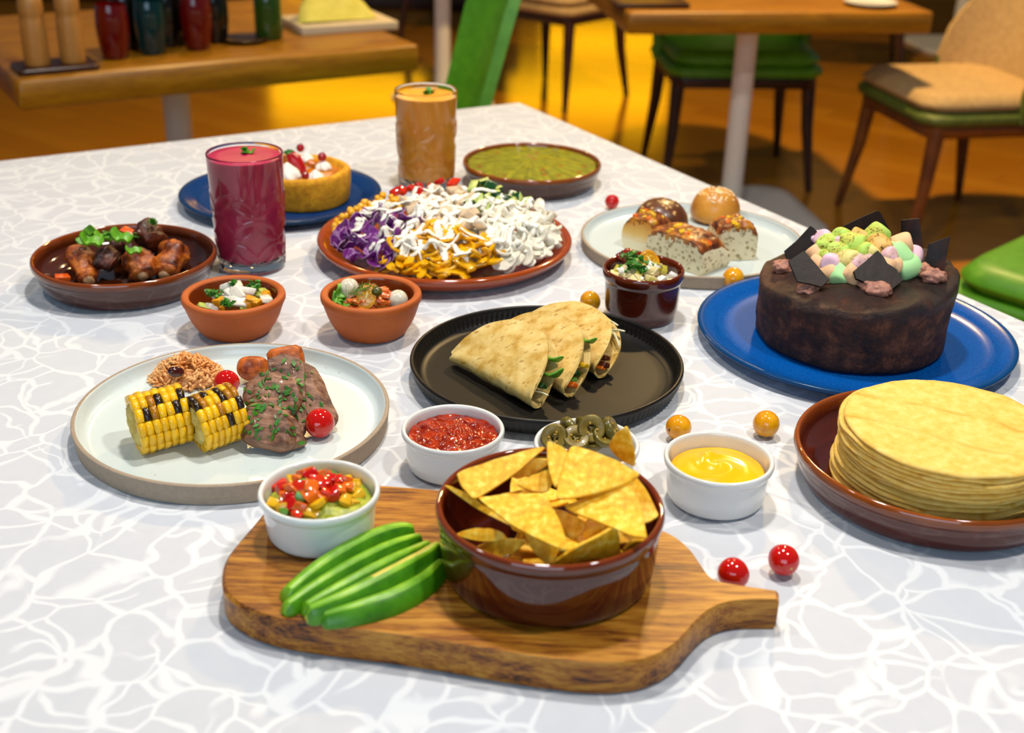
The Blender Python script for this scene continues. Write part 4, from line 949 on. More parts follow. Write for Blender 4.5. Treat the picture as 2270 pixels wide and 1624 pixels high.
taco(at(1003, 806, PZ), at(1184, 908, PZ), .066, R(40), .0080, 'folded tortilla with lettuce filling, nearest the salsa ramekin', [('lettuce', .80, .42, .004, fd2, M['lettuce'], (.6, 1.0, .6), 1.0), ('lettuce', .62, .66, .005, fd2, M['lettuce'], (.9, .6, .3), .95), ('pepper_piece', .84, .22, .0, fd, M['olive_p'], (.3, .4, .2), .8), ('onion', .9, .14, .002, gr_, M['melt'], (.4, .6, .2), .9), ('meat', .6, .15, .001, fd, M['filling'], (.2, .2, .5), 1.0), ('meat', .3, .25, .002, fd, M['filling'], (.2, .5, .5), 1.0)], 1)
taco(at(1075, 768, PZ), at(1254, 884, PZ), .066, R(42), .0080, 'middle folded tortilla showing tomato and green pepper', [('tomato_piece', .91, .10, .0, fd, M['d_or'], (.3, .2, .3), .85), ('pepper_piece', .8, .28, .002, fd, M['olive_p'], (.3, .9, .2), .85), ('cheese', .84, .45, .004, fd, M['d_ye'], (.8, .9, .2), .7), ('lettuce', .52, .80, .005, fd2, M['lettuce'], (.9, .5, .4), .85), ('meat', .4, .2, .0, fd, M['filling'], (.2, .4, .1), 1.0), ('pepper_piece', .88, .16, .002, fd, M['d_gr'], (.3, .9, .8), .6)], 2)
taco(at(1150, 733, PZ), at(1322, 842, PZ), .060, R(46), .0095, 'folded tortilla with dark beans and grated cheese by the brown ramekin', [('meat', .88, .14, .0, fd, M['filling'], (.3, .2, .3), .95), ('meat', .8, .26, .002, fd, M['filling'], (.9, .2, .3), .8), ('tomato_piece', .92, .08, -.002, fd, M['d_or'], (.1, .2, .3), .6), ('grated_cheese', .55, .80, .006, gr_, M['melt'], (.2, .5, .4), 1.0), ('grated_cheese', .7, .70, .006, gr_, M['melt'], (.2, .9, -.4), .9), ('grated_cheese', .35, .90, .006, gr_, M['melt'], (.1, .3, .1), 1.0)], 3)

# ================================================================ CORN, BEEF AND RICE PLATE
PZ = TZ + .0045
def zp(zx, zy): return (150 + .3216 * zx, 740 + .3216 * zy)
M['cob'] = mat('corn_cob_core', '#b99a3a', '#d8c070', 120, .7, .6, 200)
M['k_y'] = mat('yellow_corn_kernel', '#ecaa06', '#fac41a', 120, .16, sss=.1, coat=.2, rand=.08); M['k_t'] = mat('toasted_corn_kernel', '#5a2404', '#d08a0a', 130, .25, coat=.2, lo=.36, hi=.6); M['k_b'] = mat('charred_corn_kernel', '#0e0704', '#3a1804', 150, .3, coat=.2, lo=.4, hi=.75)
bm = bmesh.new(); bmesh.ops.create_cube(bm, size=1); bmesh.ops.subdivide_edges(bm, edges=bm.edges[:], cuts=1, use_grid_fill=True)
for v in bm.verts:
    d = v.co.normalized() * .56; v.co = v.co * .45 + d * .55
    if v.co.z < 0: v.co.x *= .8; v.co.y *= .8
kern = from_bm('kernel', bm, 180); KV = {k: variant(kern, M[k]) for k in ('k_y', 'k_t', 'k_b')}
def corn(center, axis, r, length, label, seed, rows=13, cols=7, heat=(.3, -.4, 1)):
    t = thing('corn_cob', label, 'corn', (0, 0, 0), (0, 0, 0), 'grilled corn pieces')
    ax = Vector(axis).normalized(); Q_ = Vector((1, 0, 0)).rotation_difference(ax); t.location = center; t.rotation_euler = Q_.to_euler()
    q = random.Random(seed); hv = (Q_.inverted() @ Vector(heat)).normalized()
    core = []
    me = mesh('core', *lathe_data([(0, -length / 2 - .001), (r * .25, -length / 2 - .0005), (r * .3, -length / 2 - .003), (r * .55, -length / 2 - .0025), (r * .78, -length / 2 + .0008), (r * .80, length / 2 - .001), (r * .5, length / 2 + .001), (0, length / 2)], 36, 1, lambda x, y, z: (z + .0012 * nz((x, y, z), 260, seed) * (abs(z) > length * .45), x, y)), 180)
    me.flip_normals() if False else None
    ob('core', me, M['cob'], t)
    for i in range(rows):
        a = 2 * PI * i / rows; off = q.uniform(-.25, .25)
        for j in range(cols):
            xx = -length / 2 + length * (j + .5) / cols + off * length / cols * .3
            d = Vector((0, math.cos(a), math.sin(a))); hot = d.dot(hv) + q.uniform(-.45, .45) + .25 * nz((xx * 60, i * .5, seed), 1)
            k = 'k_b' if hot > 1.12 else ('k_t' if hot > .98 else 'k_y')
            rr = r * .86 + q.uniform(-.0004, .0005)
            o_ = ob('kernel', KV[k], None, t, Vector((xx, 0, 0)) + d * rr, (a - PI / 2 + q.uniform(-.06, .06), q.uniform(-.08, .08), q.uniform(-.08, .08)))
            w_ = 2 * PI * r / rows * .98; o_.scale = (length / cols * 1.08, w_ * 1.06, r * .36)
    return t
r_ = .0255
c1 = at(*zp(640, 780), PZ); corn(Vector((c1.x, c1.y + .006, PZ + r_ * 1.0)), (.87, .48, .06), .0262, .046, 'grilled corn piece with cut end, beside the plate rim', 4, heat=(-.1, -.35, 1))
c2 = at(*zp(1030, 760), PZ); corn(Vector((c2.x, c2.y + .004, PZ + .0250)), (.80, .58, .10), .0252, .041, 'grilled corn piece with heavy char marks, beside the beef', 9, heat=(.25, -.25, 1))
# rice
M['rice'] = mat('tomato_rice', '#d88638', '#f0b878', 60, .4, sss=.2)
q = random.Random(8); parts = []; RC = at(*zp(830, 330), PZ); RC = Vector((RC.x, RC.y + .004, PZ))
for i in range(420):
    a = q.uniform(0, 2 * PI); rr = math.sqrt(q.random()); x, y = .038 * rr * math.cos(a), .027 * rr * math.sin(a); z = .026 * (1 - rr * rr) * q.uniform(.82, 1.0) + .0015
    d = Vector((q.uniform(-1, 1), q.uniform(-1, 1), q.uniform(-.4, .9))).normalized() * .0042; c = Vector((x, y, z))
    parts.append(tube_data([c - d, c - d * .5, c + d * .5, c + d], [.0004, .0014, .0014, .0004], 6))
parts.append(slab_data([(.036 * math.cos(a), .022 * math.sin(a)) for a in np.linspace(0, 2 * PI, 25)[:-1]], .006, .4, bulge=.012))
V, Fc = join(parts); o = ob('rice', mesh('rice', V, Fc, 180), M['rice'], None, RC); tag(o, 'mound of orange tomato rice behind the grilled corn', 'rice'); o['kind'] = 'stuff'
M['bean'] = mat('kidney_bean', '#2c0806', '#4a120c', 40, .2, coat=.3)
for zx, zy, z, rot, lab in ((745, 260, .021, (.2, .3, .6), 'dark red kidney bean on the orange rice'),):
    p = at(*zp(zx, zy), PZ + z); put('kidney_bean', blob('kidney_bean', (.0085, .0052, .0052), .1, 1, 3, 2), M['bean'], p, rot, lab, 'bean')
tomato(at(*zp(1735, 725), PZ) + Vector((0, .006, 0)), .0135, M['tom_red'], 'shiny red cherry tomato beside the beef slices', 'red cherry tomatoes', (.2, .8, .3), False, 1.0)
tomato(at(*zp(1095, 335), PZ + .0125) * 1.0 - Vector((0, 0, .0125)), .0125, M['tom_red'], 'red cherry tomato tucked between rice and corn', 'red cherry tomatoes', (.2, .8, .3), False, 1.0)
# sweet potato wedges
M['swp'] = mat('roast_sweet_potato', '#6a2404', '#cc6410', 70, .45, .5, 160, .0012, lo=.34, hi=.56)
def lump(pix, z0, n_, th, m, name, lab, cat, group=None, wob=.02, bulge=.0015, seed=0, amp=.0015, fr=70, sm=2, edge=.3):
    P0 = at(*zp(*pix[0]), PZ + z0)
    c = sum((Vector(zp(*p)) for p in pix), Vector((0, 0))) / len(pix); P0 = at(c.x, c.y, PZ + z0)
    bd = lambda x, y, z: (x, y, z + amp * nz((x, y, z), fr, seed) + amp * .5 * nz((x, y, z), fr * 2.7, seed))
    return px_slab(name, [zp(*p) for p in pix], P0, n_, th, m, lab, cat, group, sm=sm, wob=wob, seed=seed, bend=bd, bulge=bulge, edge=edge, rings=(.95, .88, .8, .7, .58, .45, .3, .15), sharp=60)
lump([(1150, 180), (1200, 145), (1300, 140), (1360, 160), (1370, 230), (1330, 290), (1200, 310), (1150, 260)], .021, (-.1, -.8, .6), .020, M['swp'], 'sweet_potato_wedge', 'rounded roast sweet potato chunk beside the tomato', 'sweet potato', 'sweet potato wedges', seed=2)
lump([(1360, 105), (1480, 75), (1600, 57), (1635, 150), (1630, 230), (1500, 240), (1385, 200)], .026, (.1, -.75, .65), .018, M['swp'], 'sweet_potato_wedge', 'square roast sweet potato wedge standing behind the beef', 'sweet potato', 'sweet potato wedges', seed=5, sm=1)
# beef
t = NT('roast_beef'); v = t.coord((1, 1, 1), (0, .4, R(40))); f = t.noise(t.coord((1, 4, 2), (0, .4, R(35))), 55, 6, .65); g_ = t.noise(v, 30, 4)
ff = t.math('ADD', t.math('MULTIPLY', f, .6), t.math('MULTIPLY', g_, .4))
t.l(t.ramp(ff, [(.34, '#331a0e'), (.45, '#6a4028'), (.55, '#94664a'), (.68, '#b48a70')]), t.b.inputs['Base Color']); t.set(rough=.42, coat=.08); t.bump(f, .9, .002); M['beef'] = t.m
BF = []
BF.append(lump([(1500, 190), (1590, 175), (1690, 190), (1745, 270), (1800, 380), (1840, 490), (1885, 590), (1830, 640), (1700, 610), (1600, 500), (1530, 350)], .030, (.28, -.45, .85), .010, M['beef'], 'beef_slice', 'roast beef slice slipping down behind the cherry tomato', 'beef', 'roast beef slices', seed=1, amp=.0030, wob=.06))
BF.append(lump([(1360, 215), (1440, 180), (1560, 175), (1640, 240), (1640, 400), (1650, 560), (1660, 720), (1590, 760), (1530, 600), (1420, 350)], .028, (.1, -.6, .8), .010, M['beef'], 'beef_slice', 'roast beef slice lying between the folded one and the outer one', 'beef', 'roast beef slices', seed=2, amp=.0028, wob=.06))
BF.append(lump([(1230, 320), (1320, 250), (1450, 240), (1560, 290), (1620, 380), (1600, 480), (1550, 560), (1440, 520), (1320, 500), (1210, 470), (1195, 390)], .036, (.0, -.5, .86), .010, M['beef'], 'beef_slice', 'topmost roast beef slice sprinkled with chopped parsley', 'beef', 'roast beef slices', seed=3, amp=.0032, wob=.06))
BF.append(lump([(1215, 505), (1320, 485), (1440, 505), (1520, 560), (1545, 650), (1570, 740), (1540, 800), (1440, 830), (1330, 800), (1200, 770), (1175, 700), (1205, 600)], .020, (-.1, -.72, .7), .016, M['beef'], 'beef_slice', 'thick roast beef slice lying flat beside the corn', 'beef', 'roast beef slices', seed=4, amp=.0030, wob=.06))
BF.append(lump([(1480, 580), (1560, 560), (1610, 640), (1640, 720), (1665, 760), (1580, 790), (1530, 800), (1500, 700)], .014, (.3, -.75, .6), .010, M['beef'], 'beef_slice', 'small roast beef end piece under the thick slice beside the corn', 'beef', 'roast beef slices', seed=6, amp=.0028, wob=.06))
for a in BF: a.location.z = max(a.location.z, PZ + .0005)
# chopped parsley over meat and corn
bv_ = world_bvh(BF); q = random.Random(21); parts = []
for i in range(170):
    zx, zy = q.gauss(1440, 170), q.gauss(400, 210)
    if i % 4 == 0: zx, zy = q.gauss(1330, 120), q.gauss(620, 110)
    h_ = bv_.ray_cast(CAM, ray(*zp(zx, zy)))
    if h_[0] is None or h_[1].z < .05: continue
    L = q.uniform(.0012, .0058); w_ = q.uniform(.0008, .0020); n_ = h_[1]; a_ = Vector((q.uniform(-1, 1), q.uniform(-1, 1), 0)); s_ = a_.cross(n_).normalized(); t_ = n_.cross(s_)
    c = h_[0] + n_ * .0003
    top_ = [c + s_ * L, c + t_ * w_ + n_ * .0006, c - s_ * L * .8 + n_ * .0006, c - t_ * w_]; parts.append((top_ + [p + n_ * .0005 for p in top_], [(0, 3, 2, 1), (4, 5, 6, 7), (0, 1, 5, 4), (1, 2, 6, 5), (2, 3, 7, 6), (3, 0, 4, 7)]))
V, Fc = join(parts); o = settle('chopped_parsley', V, Fc, M['parsley'], 'chopped green parsley scattered over the roast beef', 'parsley', None, 0); o['kind'] = 'stuff'
# ================================================================ DRINKS
t = NT('clear_glass'); t.set(color='#ffffff', rough=.02, trans=1.0, ior=1.45); M['glass'] = t.m
M['pink'] = mat('berry_smoothie', '#a8123e', '#ba2050', 30, .35, sss=.1); M['orange'] = mat('orange_smoothie', '#ee9e26', '#f4ac38', 30, .35, sss=.1)
def drink(loc, label, liq_m, liq_label, liq_name, fill, seed, leaf_label):
    H_, R1, R0 = .143, .0450, .0390
    t = thing('drinking_glass', label, 'glass', loc, (0, 0, R(seed * 40)), 'tall cut glasses')
    n, m_ = 180, 90; V, Fc = [], []
    def rad(z): return R0 + (R1 - R0) * min(1, z / H_) ** .9
    cs = [(a * 2 * PI / 5 + (b % 2) * PI / 5, .012 + b * .030) for a in range(5) for b in range(4)]
    def ridge(a, z):
        if z > .104 or z < .004: return 0
        v = 0
        for ca, cz in cs:
            d = (a - ca + PI) % (2 * PI) - PI; dd = math.hypot(d * .041, z - cz)
            v = max(v, math.exp(-((dd - .027) / .0013) ** 2))
        return v * .0016 * min(1, (.104 - z) / .01)
    prof = []
    rows = []
    def ring(fr):
        rows.append(range(len(V), len(V) + n))
        for i in range(n):
            a = 2 * PI * i / n; r_, z_ = fr(a); V.append((r_ * math.cos(a), r_ * math.sin(a), z_))
    ring(lambda a: (R0 * .9, .0))
    for j in range(m_ + 1):
        z = .0015 + (H_ - .003) * j / m_; ring(lambda a, z=z: (rad(z) + ridge(a, z), z))
    for dr, z in ((-.0003, H_ - .0006), (-.0009, H_), (-.0016, H_ - .0004), (-.0021, H_ - .0015)): ring(lambda a, dr=dr, z=z: (R1 + dr, z))
    for j in range(18):
        z = H_ - .003 - (H_ - .018) * j / 17; ring(lambda a, z=z: (rad(z) - .0024, z))
    ring(lambda a: (R0 - .006, .0115)); ring(lambda a: (R0 * .5, .0100))
    for A, B in zip(rows, rows[1:]):
        for i in range(n): Fc.append((A[i], A[(i + 1) % n], B[(i + 1) % n], B[i]))
    Fc.append(tuple(rows[0])[::-1]); Fc.append(tuple(rows[-1]))
    ob('glass', mesh('glass', V, Fc, 180), M['glass'], t)
    r_ = lambda z: rad(z) - .0016
    pr = [(0, .0104), (R0 * .5, .0104), (R0 - .0062, .0118), (r_(.018), .0182)] + [(r_(z), z) for z in np.linspace(.022, fill - .0006, 14)] + [(r_(fill) - .0008, fill), (r_(fill) * .7, fill + .0004), (0, fill + .0008)]
    o = ob(liq_name, lathe(liq_name, pr, 72, 0, sharp=40), liq_m, None, loc); tag(o, liq_label, 'drink')
    V, Fc = join([leaf_cluster(7, .008, .011, seed, .15, .2)]); o = ob('mint_leaf', mesh('mint_leaf', V, Fc, 50), M['parsley_light'] if seed == 1 else M['parsley'], None, Vector(loc) + Vector((.004, .006, fill + .0015))); tag(o, leaf_label, 'herb')
drink((-.3215, 1.430, TZ), 'tall cut glass holding pink berry smoothie', M['pink'], 'deep pink berry smoothie filling the tall glass', 'berry_smoothie', .1385, 1, 'bright green herb leaf floating on the pink smoothie')
drink((-.1330, 1.775, TZ), 'tall cut glass holding orange smoothie', M['orange'], 'orange fruit smoothie filling the tall glass', 'orange_smoothie', .135, 2, 'dark green herb leaf floating on the orange smoothie')

# ================================================================ GUACAMOLE DISH
t = NT('green_guacamole'); v = t.coord(); s_ = t.xyz(v)
an = t.n('ShaderNodeMath', operation='ARCTAN2'); t.l(t.math('SUBTRACT', s_[1], .035), an.inputs[0]); t.l(s_[0], an.inputs[1])
cb = t.n('ShaderNodeCombineXYZ'); t.l(t.math('MULTIPLY', an.outputs[0], 3.5), cb.inputs[0])
st = t.noise(cb.outputs[0], 3.4, 3)
c_ = t.ramp(t.math('ADD', t.math('MULTIPLY', st, .55), t.math('MULTIPLY', t.noise(v, 70, 4), .45)), [(.36, '#6a6a02'), (.5, '#8c8806'), (.64, '#a8a416')])
sp = t.math('MULTIPLY', t.ramp(t.vor(v, 46).outputs['Distance'], [(.14, 1), (.24, 0)]), t.ramp(t.noise(v, 22, 1), [(.50, 0), (.54, 1)]))
t.l(t.mix(sp, c_, '#a04408'), t.b.inputs['Base Color']); t.set(rough=.25, coat=.2); t.bump(st, .3, .002); t.bump(t.noise(v, 220, 4), .3, .001); M['guac_dish'] = t.m
def gsurf(x, y):
    a = math.atan2(y - .035, x); return .0292 + .0006 * nz((math.cos(a) * 6, math.sin(a) * 6, 0), 1.5, 3) + .0008 * nz((x, y, 0), 60, 1) + .0012 * (1 - (x * x + y * y) / .0096)
disc_food('guacamole', GB, .0955, .0075, gsurf, M['guac_dish'], 'smooth green guacamole with radial streaks filling the brown dish', 'guacamole', 40, 110)

# ================================================================ FRUIT TOPPED SPONGE CAKE
M['sponge'] = mat('yellow_sponge', '#cc8808', '#e6a818', 120, .8, .6, 160, .0015); M['jelly'] = mat('apricot_glaze', '#c26c0a', '#d88818', 50, .12, coat=.4); M['cream'] = mat('whipped_cream', '#ece8e0', rough=.5, sss=.2, bump=.2, bscale=120)
M['berry'] = mat('red_currant', '#8a040c', '#a80a14', 40, .08, coat=.5, sss=.2); M['straw'] = mat('strawberry_flesh', '#a00810', '#c41c14', 60, .15, .3, 260, coat=.3)
p = at(655, 474, TZ + .007); SC = Vector((p.x, p.y + .066, TZ + .0065)); r_ = .0665
def sfn(x, y, z):
    rr = math.hypot(x, y) or 1e-6; d = .0018 * nz((x, y, z), 40, 5); a = math.atan2(y, x); d -= .0016 * math.exp(-((a + 1.35) / .05) ** 2) * (z < .03)
    return (x * (1 + d / rr), y * (1 + d / rr), z + (.0012 * nz((x, y, 0), 50, 2) if z > .02 else 0))
o = ob('sponge_cake', lathe('sponge_cake', [(0, 0), (.058, 0), (.0625, .001), (.0645, .004), (.0660, .02), (r_, .036), (r_, .042), (.0645, .0462), (.061, .0475), (.0575, .0460), (.0555, .042), (.054, .0385), (.04, .0375), (0, .0375)], 96, 1, sfn, 180), M['sponge'], None, SC); tag(o, 'round yellow sponge cake with raised rim on the dark blue plate', 'cake')
disc_food('apricot_glaze', SC + Vector((0, 0, .0385)), .0525, -.0006, lambda x, y: .0022 + .0008 * nz((x, y, 0), 60, 2), M['jelly'], 'shiny apricot glaze filling the sponge cake top', 'glaze', 14, 60)
def zs(zx, zy): return (380 + .2956 * zx, 160 + .2956 * zy)
def dollop(px, r, z, label, seed):
    p = at(*px, SC.z + z); V, Fc = lathe_data([(0, 0), (.8, 0), (1, .25), (.95, .5), (.72, .85), (.5, 1.05), (.28, 1.3), (.08, 1.5), (0, 1.52)], 40, 2, lambda x, y, zz: (x * (1 + .12 * math.cos(math.atan2(y, x) * 6 + zz * 3)), y * (1 + .12 * math.cos(math.atan2(y, x) * 6 + zz * 3)), zz))
    return put('cream_dollop', mesh('cream_dollop', [(a * r, b * r, c * r * .85) for a, b, c in V], Fc, 180), M['cream'], (p.x, p.y, SC.z + .0400), (0, 0, seed), label, 'cream', 'whipped cream dollops on the sponge cake')
for i, (zx, zy, r, z, lab) in enumerate(((870, 770, .019, .047, 'large whipped cream dollop beside the pink smoothie glass'), (1010, 625, .0115, .05, 'whipped cream dollop behind the strawberry'), (1138, 690, .0115, .048, 'whipped cream dollop under a red currant'), (1080, 772, .0125, .048, 'whipped cream dollop at the tip of the strawberry'))): dollop(zs(zx, zy), r, z, lab, i)
def berry(zx, zy, z, r, lab):
    p = at(*zs(zx, zy), SC.z + z); tt = thing('red_currant', lab, 'currant', p, (0, 0, 0), 'red currants on the sponge cake')
    ob('skin', lathe('skin', [(0, -r), (r * .7, -r * .72), (r, 0), (r * .7, r * .72), (0, r)], 24, 2, sharp=180), M['berry'], tt); ob('tip', lathe('tip', [(0, r * .9), (r * .16, r * .92), (r * .1, r * 1.1), (0, r * 1.1)], 10, 1), M['stem_dark'], tt, (0, 0, 0), (-.5, .4, 0))
berry(967, 568, .060, .0062, 'red currant above the strawberry'); berry(1130, 636, .058, .0068, 'red currant sitting on a cream dollop'); berry(1003, 775, .050, .0060, 'red currant at the lower tip of the strawberry')
V, Fc = slab_data(chaikin([(-.020, -.006), (-.006, -.011), (.014, -.006), (.022, .0), (.014, .006), (-.006, .011), (-.020, .006)], 2, True), .008, .45, bulge=.004)
p = at(*zs(945, 690), SC.z + .054); tt = thing('strawberry_wedge', 'red strawberry wedge standing slanted in the cream', 'strawberry', p, (R(70), R(52), R(-15))); ob('flesh', mesh('flesh', V, Fc, 60), M['straw'], tt, (0, 0, -.004)); 
V, Fc = leaf_cluster(5, .004, .008, 5); ob('leaf', mesh('leaf', V, Fc, 50), M['parsley'], tt, (-.021, 0, 0))
for zx, zy, rz, lab in ((1075, 672, .4, 'orange fruit segment lying behind the cream dollops'), (880, 640, -.5, 'orange fruit segment beside the green leaf')):
    V, Fc = slab_data(chaikin([(-.016, -.004), (0, -.008), (.016, -.004), (.012, .006), (-.012, .006)], 2, True), .006, .45, bulge=.003); p = at(*zs(zx, zy), SC.z + .047)
    put('orange_segment', mesh('orange_segment', V, Fc, 60), M['jelly'], p - Vector((0, 0, .005)), (.5, .2, rz), lab, 'orange', 'orange segments on the sponge cake')
sprig('herb_leaf', 4, .005, .010, 7, M['parsley'], at(*zs(868, 606), SC.z + .055), 'dark green leaf on the sponge cake beside the smoothie glass')

# ================================================================ CHICKEN WINGS
M['wing'] = mat('glazed_chicken', '#3c1406', '#8a3a0c', 70, .42, .9, 130, .003, coat=.12, lo=.32, hi=.62, c3='#bc6416'); M['wing_d'] = mat('dark_glazed_chicken', '#1c0903', '#64280a', 60, .4, .9, 130, .003, coat=.15, lo=.34, hi=.64)
M['bone'] = mat('bone_end', '#6a4426', '#a07a52', 80, .5); M['sauce'] = mat('dark_wing_sauce', '#1e0a03', '#3a1606', 20, .08, coat=.4)
M['pep_g'] = mat('green_pepper_chunk', '#4c8c10', '#7ab422', 60, .4); M['carrot'] = mat('carrot_piece', '#d04a06', '#e4640e', 60, .35)
disc_food('wing_sauce', WB, .0855, .0072, lambda x, y: .0085 + .0006 * nz((x, y, 0), 50, 2), M['sauce'], 'thin dark sauce pooled under the chicken wings', 'sauce', 16, 72)
def zw(zx, zy, z): return at(40 + .2731 * zx, 470 + .2731 * zy, TZ + z)
def wing(a, b, r0, r1, m, label, seed, knob=True):
    a, b = Vector(a), Vector(b); d = b - a; L = d.length; t = thing('chicken_wing', label, 'chicken', (a + b) / 2, Vector((1, 0, 0)).rotation_difference(d.normalized()).to_euler(), 'glazed chicken wings')
    n = 36; V, Fc, sg = [], [], 36
    for i in range(n + 1):
        s = i / n; rr = (r0 * math.sin(PI * min(1, s / .78 + .02)) ** .7 if s < .39 else r0 + (r1 - r0) * ((s - .39) / .61) ** .9); 
        if s > .86: rr = r1 * (1.25 - .5 * abs(s - .92) / .08)
        if i in (0, n): rr *= .35
        for k in range(sg):
            an = 2 * PI * k / sg; v = Vector(((s - .5) * L * 1.08, rr * math.cos(an), rr * .92 * math.sin(an))); f = 1 + .34 * nz(v, 60, seed) + .20 * nz(v, 150, seed + 2); V.append((v.x, v.y * f, v.z * f))
    for i in range(n):
        for k in range(sg): j = (k + 1) % sg; Fc.append((i * sg + k, i * sg + j, (i + 1) * sg + j, (i + 1) * sg + k))
    Fc.append(tuple(range(sg))[::-1]); Fc.append(tuple(range(n * sg, (n + 1) * sg)))
    ob('meat', mesh('meat', V, Fc, 180), m, t)
    if knob: ob('bone', blob('bone', (.0058, .0065, .006), .15, 1.5, 3, seed), M['bone'], t, (L * .545, 0, 0))
    return t
wing(zw(470, 290, .034), zw(570, 545, .016), .0165, .0095, M['wing'], 'glazed chicken wing with bone end down beside the carrot', 1)
wing(zw(640, 330, .036), zw(790, 420, .024), .0175, .0120, M['wing_d'], 'dark charred chicken wing under the green pepper', 2, False)
wing(zw(960, 330, .034), zw(1010, 510, .018), .0185, .0115, M['wing'], 'chicken wing in the middle with green onion on it', 3)
wing(zw(1010, 130, .050), zw(1130, 240, .042), .0185, .0130, M['wing_d'], 'highest dark chicken wing on top of the heap', 4, False)
wing(zw(1290, 260, .034), zw(1190, 500, .016), .0190, .0115, M['wing'], 'golden brown chicken wing leaning toward the smoothie glass', 5)
wing(zw(760, 300, .022), zw(900, 260, .028), .0165, .0125, M['wing_d'], 'chicken wing hidden behind the others', 6, False)
wing(zw(1120, 330, .022), zw(1280, 330, .024), .0150, .0110, M['wing_d'], 'dark chicken wing wedged below the topmost one', 7, False)
q = random.Random(4)
pc = slab('pepper', chaikin([(-.012, -.003), (-.006, -.008), (.004, -.004), (.012, -.007), (.014, .001), (.006, .007), (-.004, .004), (-.011, .007)], 1, True), .0045, .3, fn=lambda x, y, z: (x, y, z + 35 * x * x + .002 * math.sin(x * 500)))
pcm = {'g': variant(pc, M['pep_g'])}
for zx, zy, z, rot, s, lab in ((575, 190, .055, (.9, -.9, .3), 1.1, 'upright green pepper chunk on the chicken wings'), (585, 245, .052, (.5, .3, .2), 1.1, 'green pepper chunk lying on the dark wing'), (700, 215, .053, (.4, .1, .1), 1.0, 'green pepper chunk in the middle of the wings'), (850, 215, .054, (.5, .2, -.2), 1.15, 'long green pepper chunk below the topmost wing'), (930, 320, .047, (.6, .1, .4), .75, 'green onion slice stuck on the middle wing')):
    o = put('pepper_chunk', pcm['g'], None, zw(zx, zy, z), rot, lab, 'pepper', 'green pepper chunks on the wings'); o.scale = (s, s, s)
sprig('herb_sprig', 12, .010, .008, 3, M['parsley'], zw(740, 190, .055), 'chopped green herb on the chicken wings'); sprig('herb_sprig', 10, .008, .008, 4, M['parsley'], zw(1110, 95, .064), 'green herb tuft on the topmost chicken wing'); sprig('herb_sprig', 8, .007, .007, 6, M['parsley'], zw(930, 215, .052), 'small green herb tuft below the topmost wing')
cr_ = dice('carrot', .016, .010, .008, .15, .15, 5)
put('carrot_piece', variant(cr_, M['carrot']), None, zw(365, 535, .013), (.2, .1, .5), 'orange carrot piece in the sauce of the wing dish', 'carrot', 'carrot pieces'); put('carrot_piece', variant(cr_, M['carrot']), None, zw(900, 170, .050), (.4, .3, -.3), 'orange carrot piece beside the topmost wing', 'carrot', 'carrot pieces'); put('carrot_piece', variant(cr_, M['carrot']), None, zw(300, 560, .0135), (.1, .1, 1.5), 'small orange carrot end against the dish wall', 'carrot', 'carrot pieces').scale = (.6, .6, .6)
parts = []
for i in range(46):
    c = zw(q.uniform(430, 1420), q.uniform(260, 470), .0) ; c.z = TZ + q.uniform(.012, .05); s = q.uniform(.0012, .0024)
    rr = (c - WB).xy.length
    if rr > .08: continue
    parts.append((c, s))
wb_all = [o for o in col.objects if o.name.startswith('chicken_wing')]
bv_ = world_bvh([m_ for o in wb_all for m_ in family(o)]); pp = []
for c, s in parts:
    h_ = bv_.ray_cast(Vector((c.x, c.y, 2)), Vector((0, 0, -1)))
    if h_[0] is None: continue
    V, Fc = box_data(-s, s, -s * .6, s * .6, -.0003, .0006); Q_ = Vector((0, 0, 1)).rotation_difference(h_[1]); pp.append(([h_[0] + Q_ @ Vector(v) for v in V], Fc))
V, Fc = join(pp); o = settle('chopped_chives', V, Fc, M['parsley_light'], 'green chive flecks scattered over the chicken wings', 'chives', None, 0); o['kind'] = 'stuff'

# ================================================================ SMALL TERRACOTTA BOWLS
M['fish'] = mat('white_fish', '#d8cdb8', '#ece4d6', 60, .35, .4, 140, .001, sss=.15); M['mango'] = mat('mango_dice', '#d88408', '#eaa01c', 60, .3, rand=.08); M['cuke'] = mat('cucumber_flesh', '#9ab03a', '#c2cc6a', 60, .35); M['broth'] = mat('clear_marinade', '#6a3a12', '#8a5a22', 40, .12, coat=.3)
disc_food('marinade', TL, .0385, .0068, lambda x, y: .022 + .0012 * nz((x, y, 0), 60, 2), M['broth'], 'marinade at the bottom of the fish bowl', 'sauce', 12, 60)
disc_food('marinade', TR, .0375, .0068, lambda x, y: .022 + .0012 * nz((x, y, 0), 60, 2), M['broth'], 'marinade at the bottom of the salmon bowl', 'sauce', 12, 60)
def zt(zx, zy, z): return at(40 + .2731 * zx, 470 + .2731 * zy, TZ + z)
def keep(p, c, r):
    d = Vector((p.x - c.x, p.y - c.y, 0)); 
    return p if d.length <= r else p - d.normalized() * (d.length - r)
fl2 = [dice('fish', .018, .012, .008, .2, .3, s, 3) for s in (1, 2, 3)]
for i, (zx, zy, z) in enumerate(((1700, 610, .046), (1780, 600, .048), (1740, 660, .044), (1790, 670, .044), (1840, 650, .043), (1720, 700, .040), (1800, 730, .038), (1660, 690, .036), (1590, 780, .030), (2030, 710, .034))):
    put('fish_piece', variant(fl2[i % 3], M['fish']), None, keep(zt(zx, zy, z), TL, .034), rrot(rnd, .7), 'flaky white fish piece in the terracotta bowl', 'fish', 'white fish pieces')
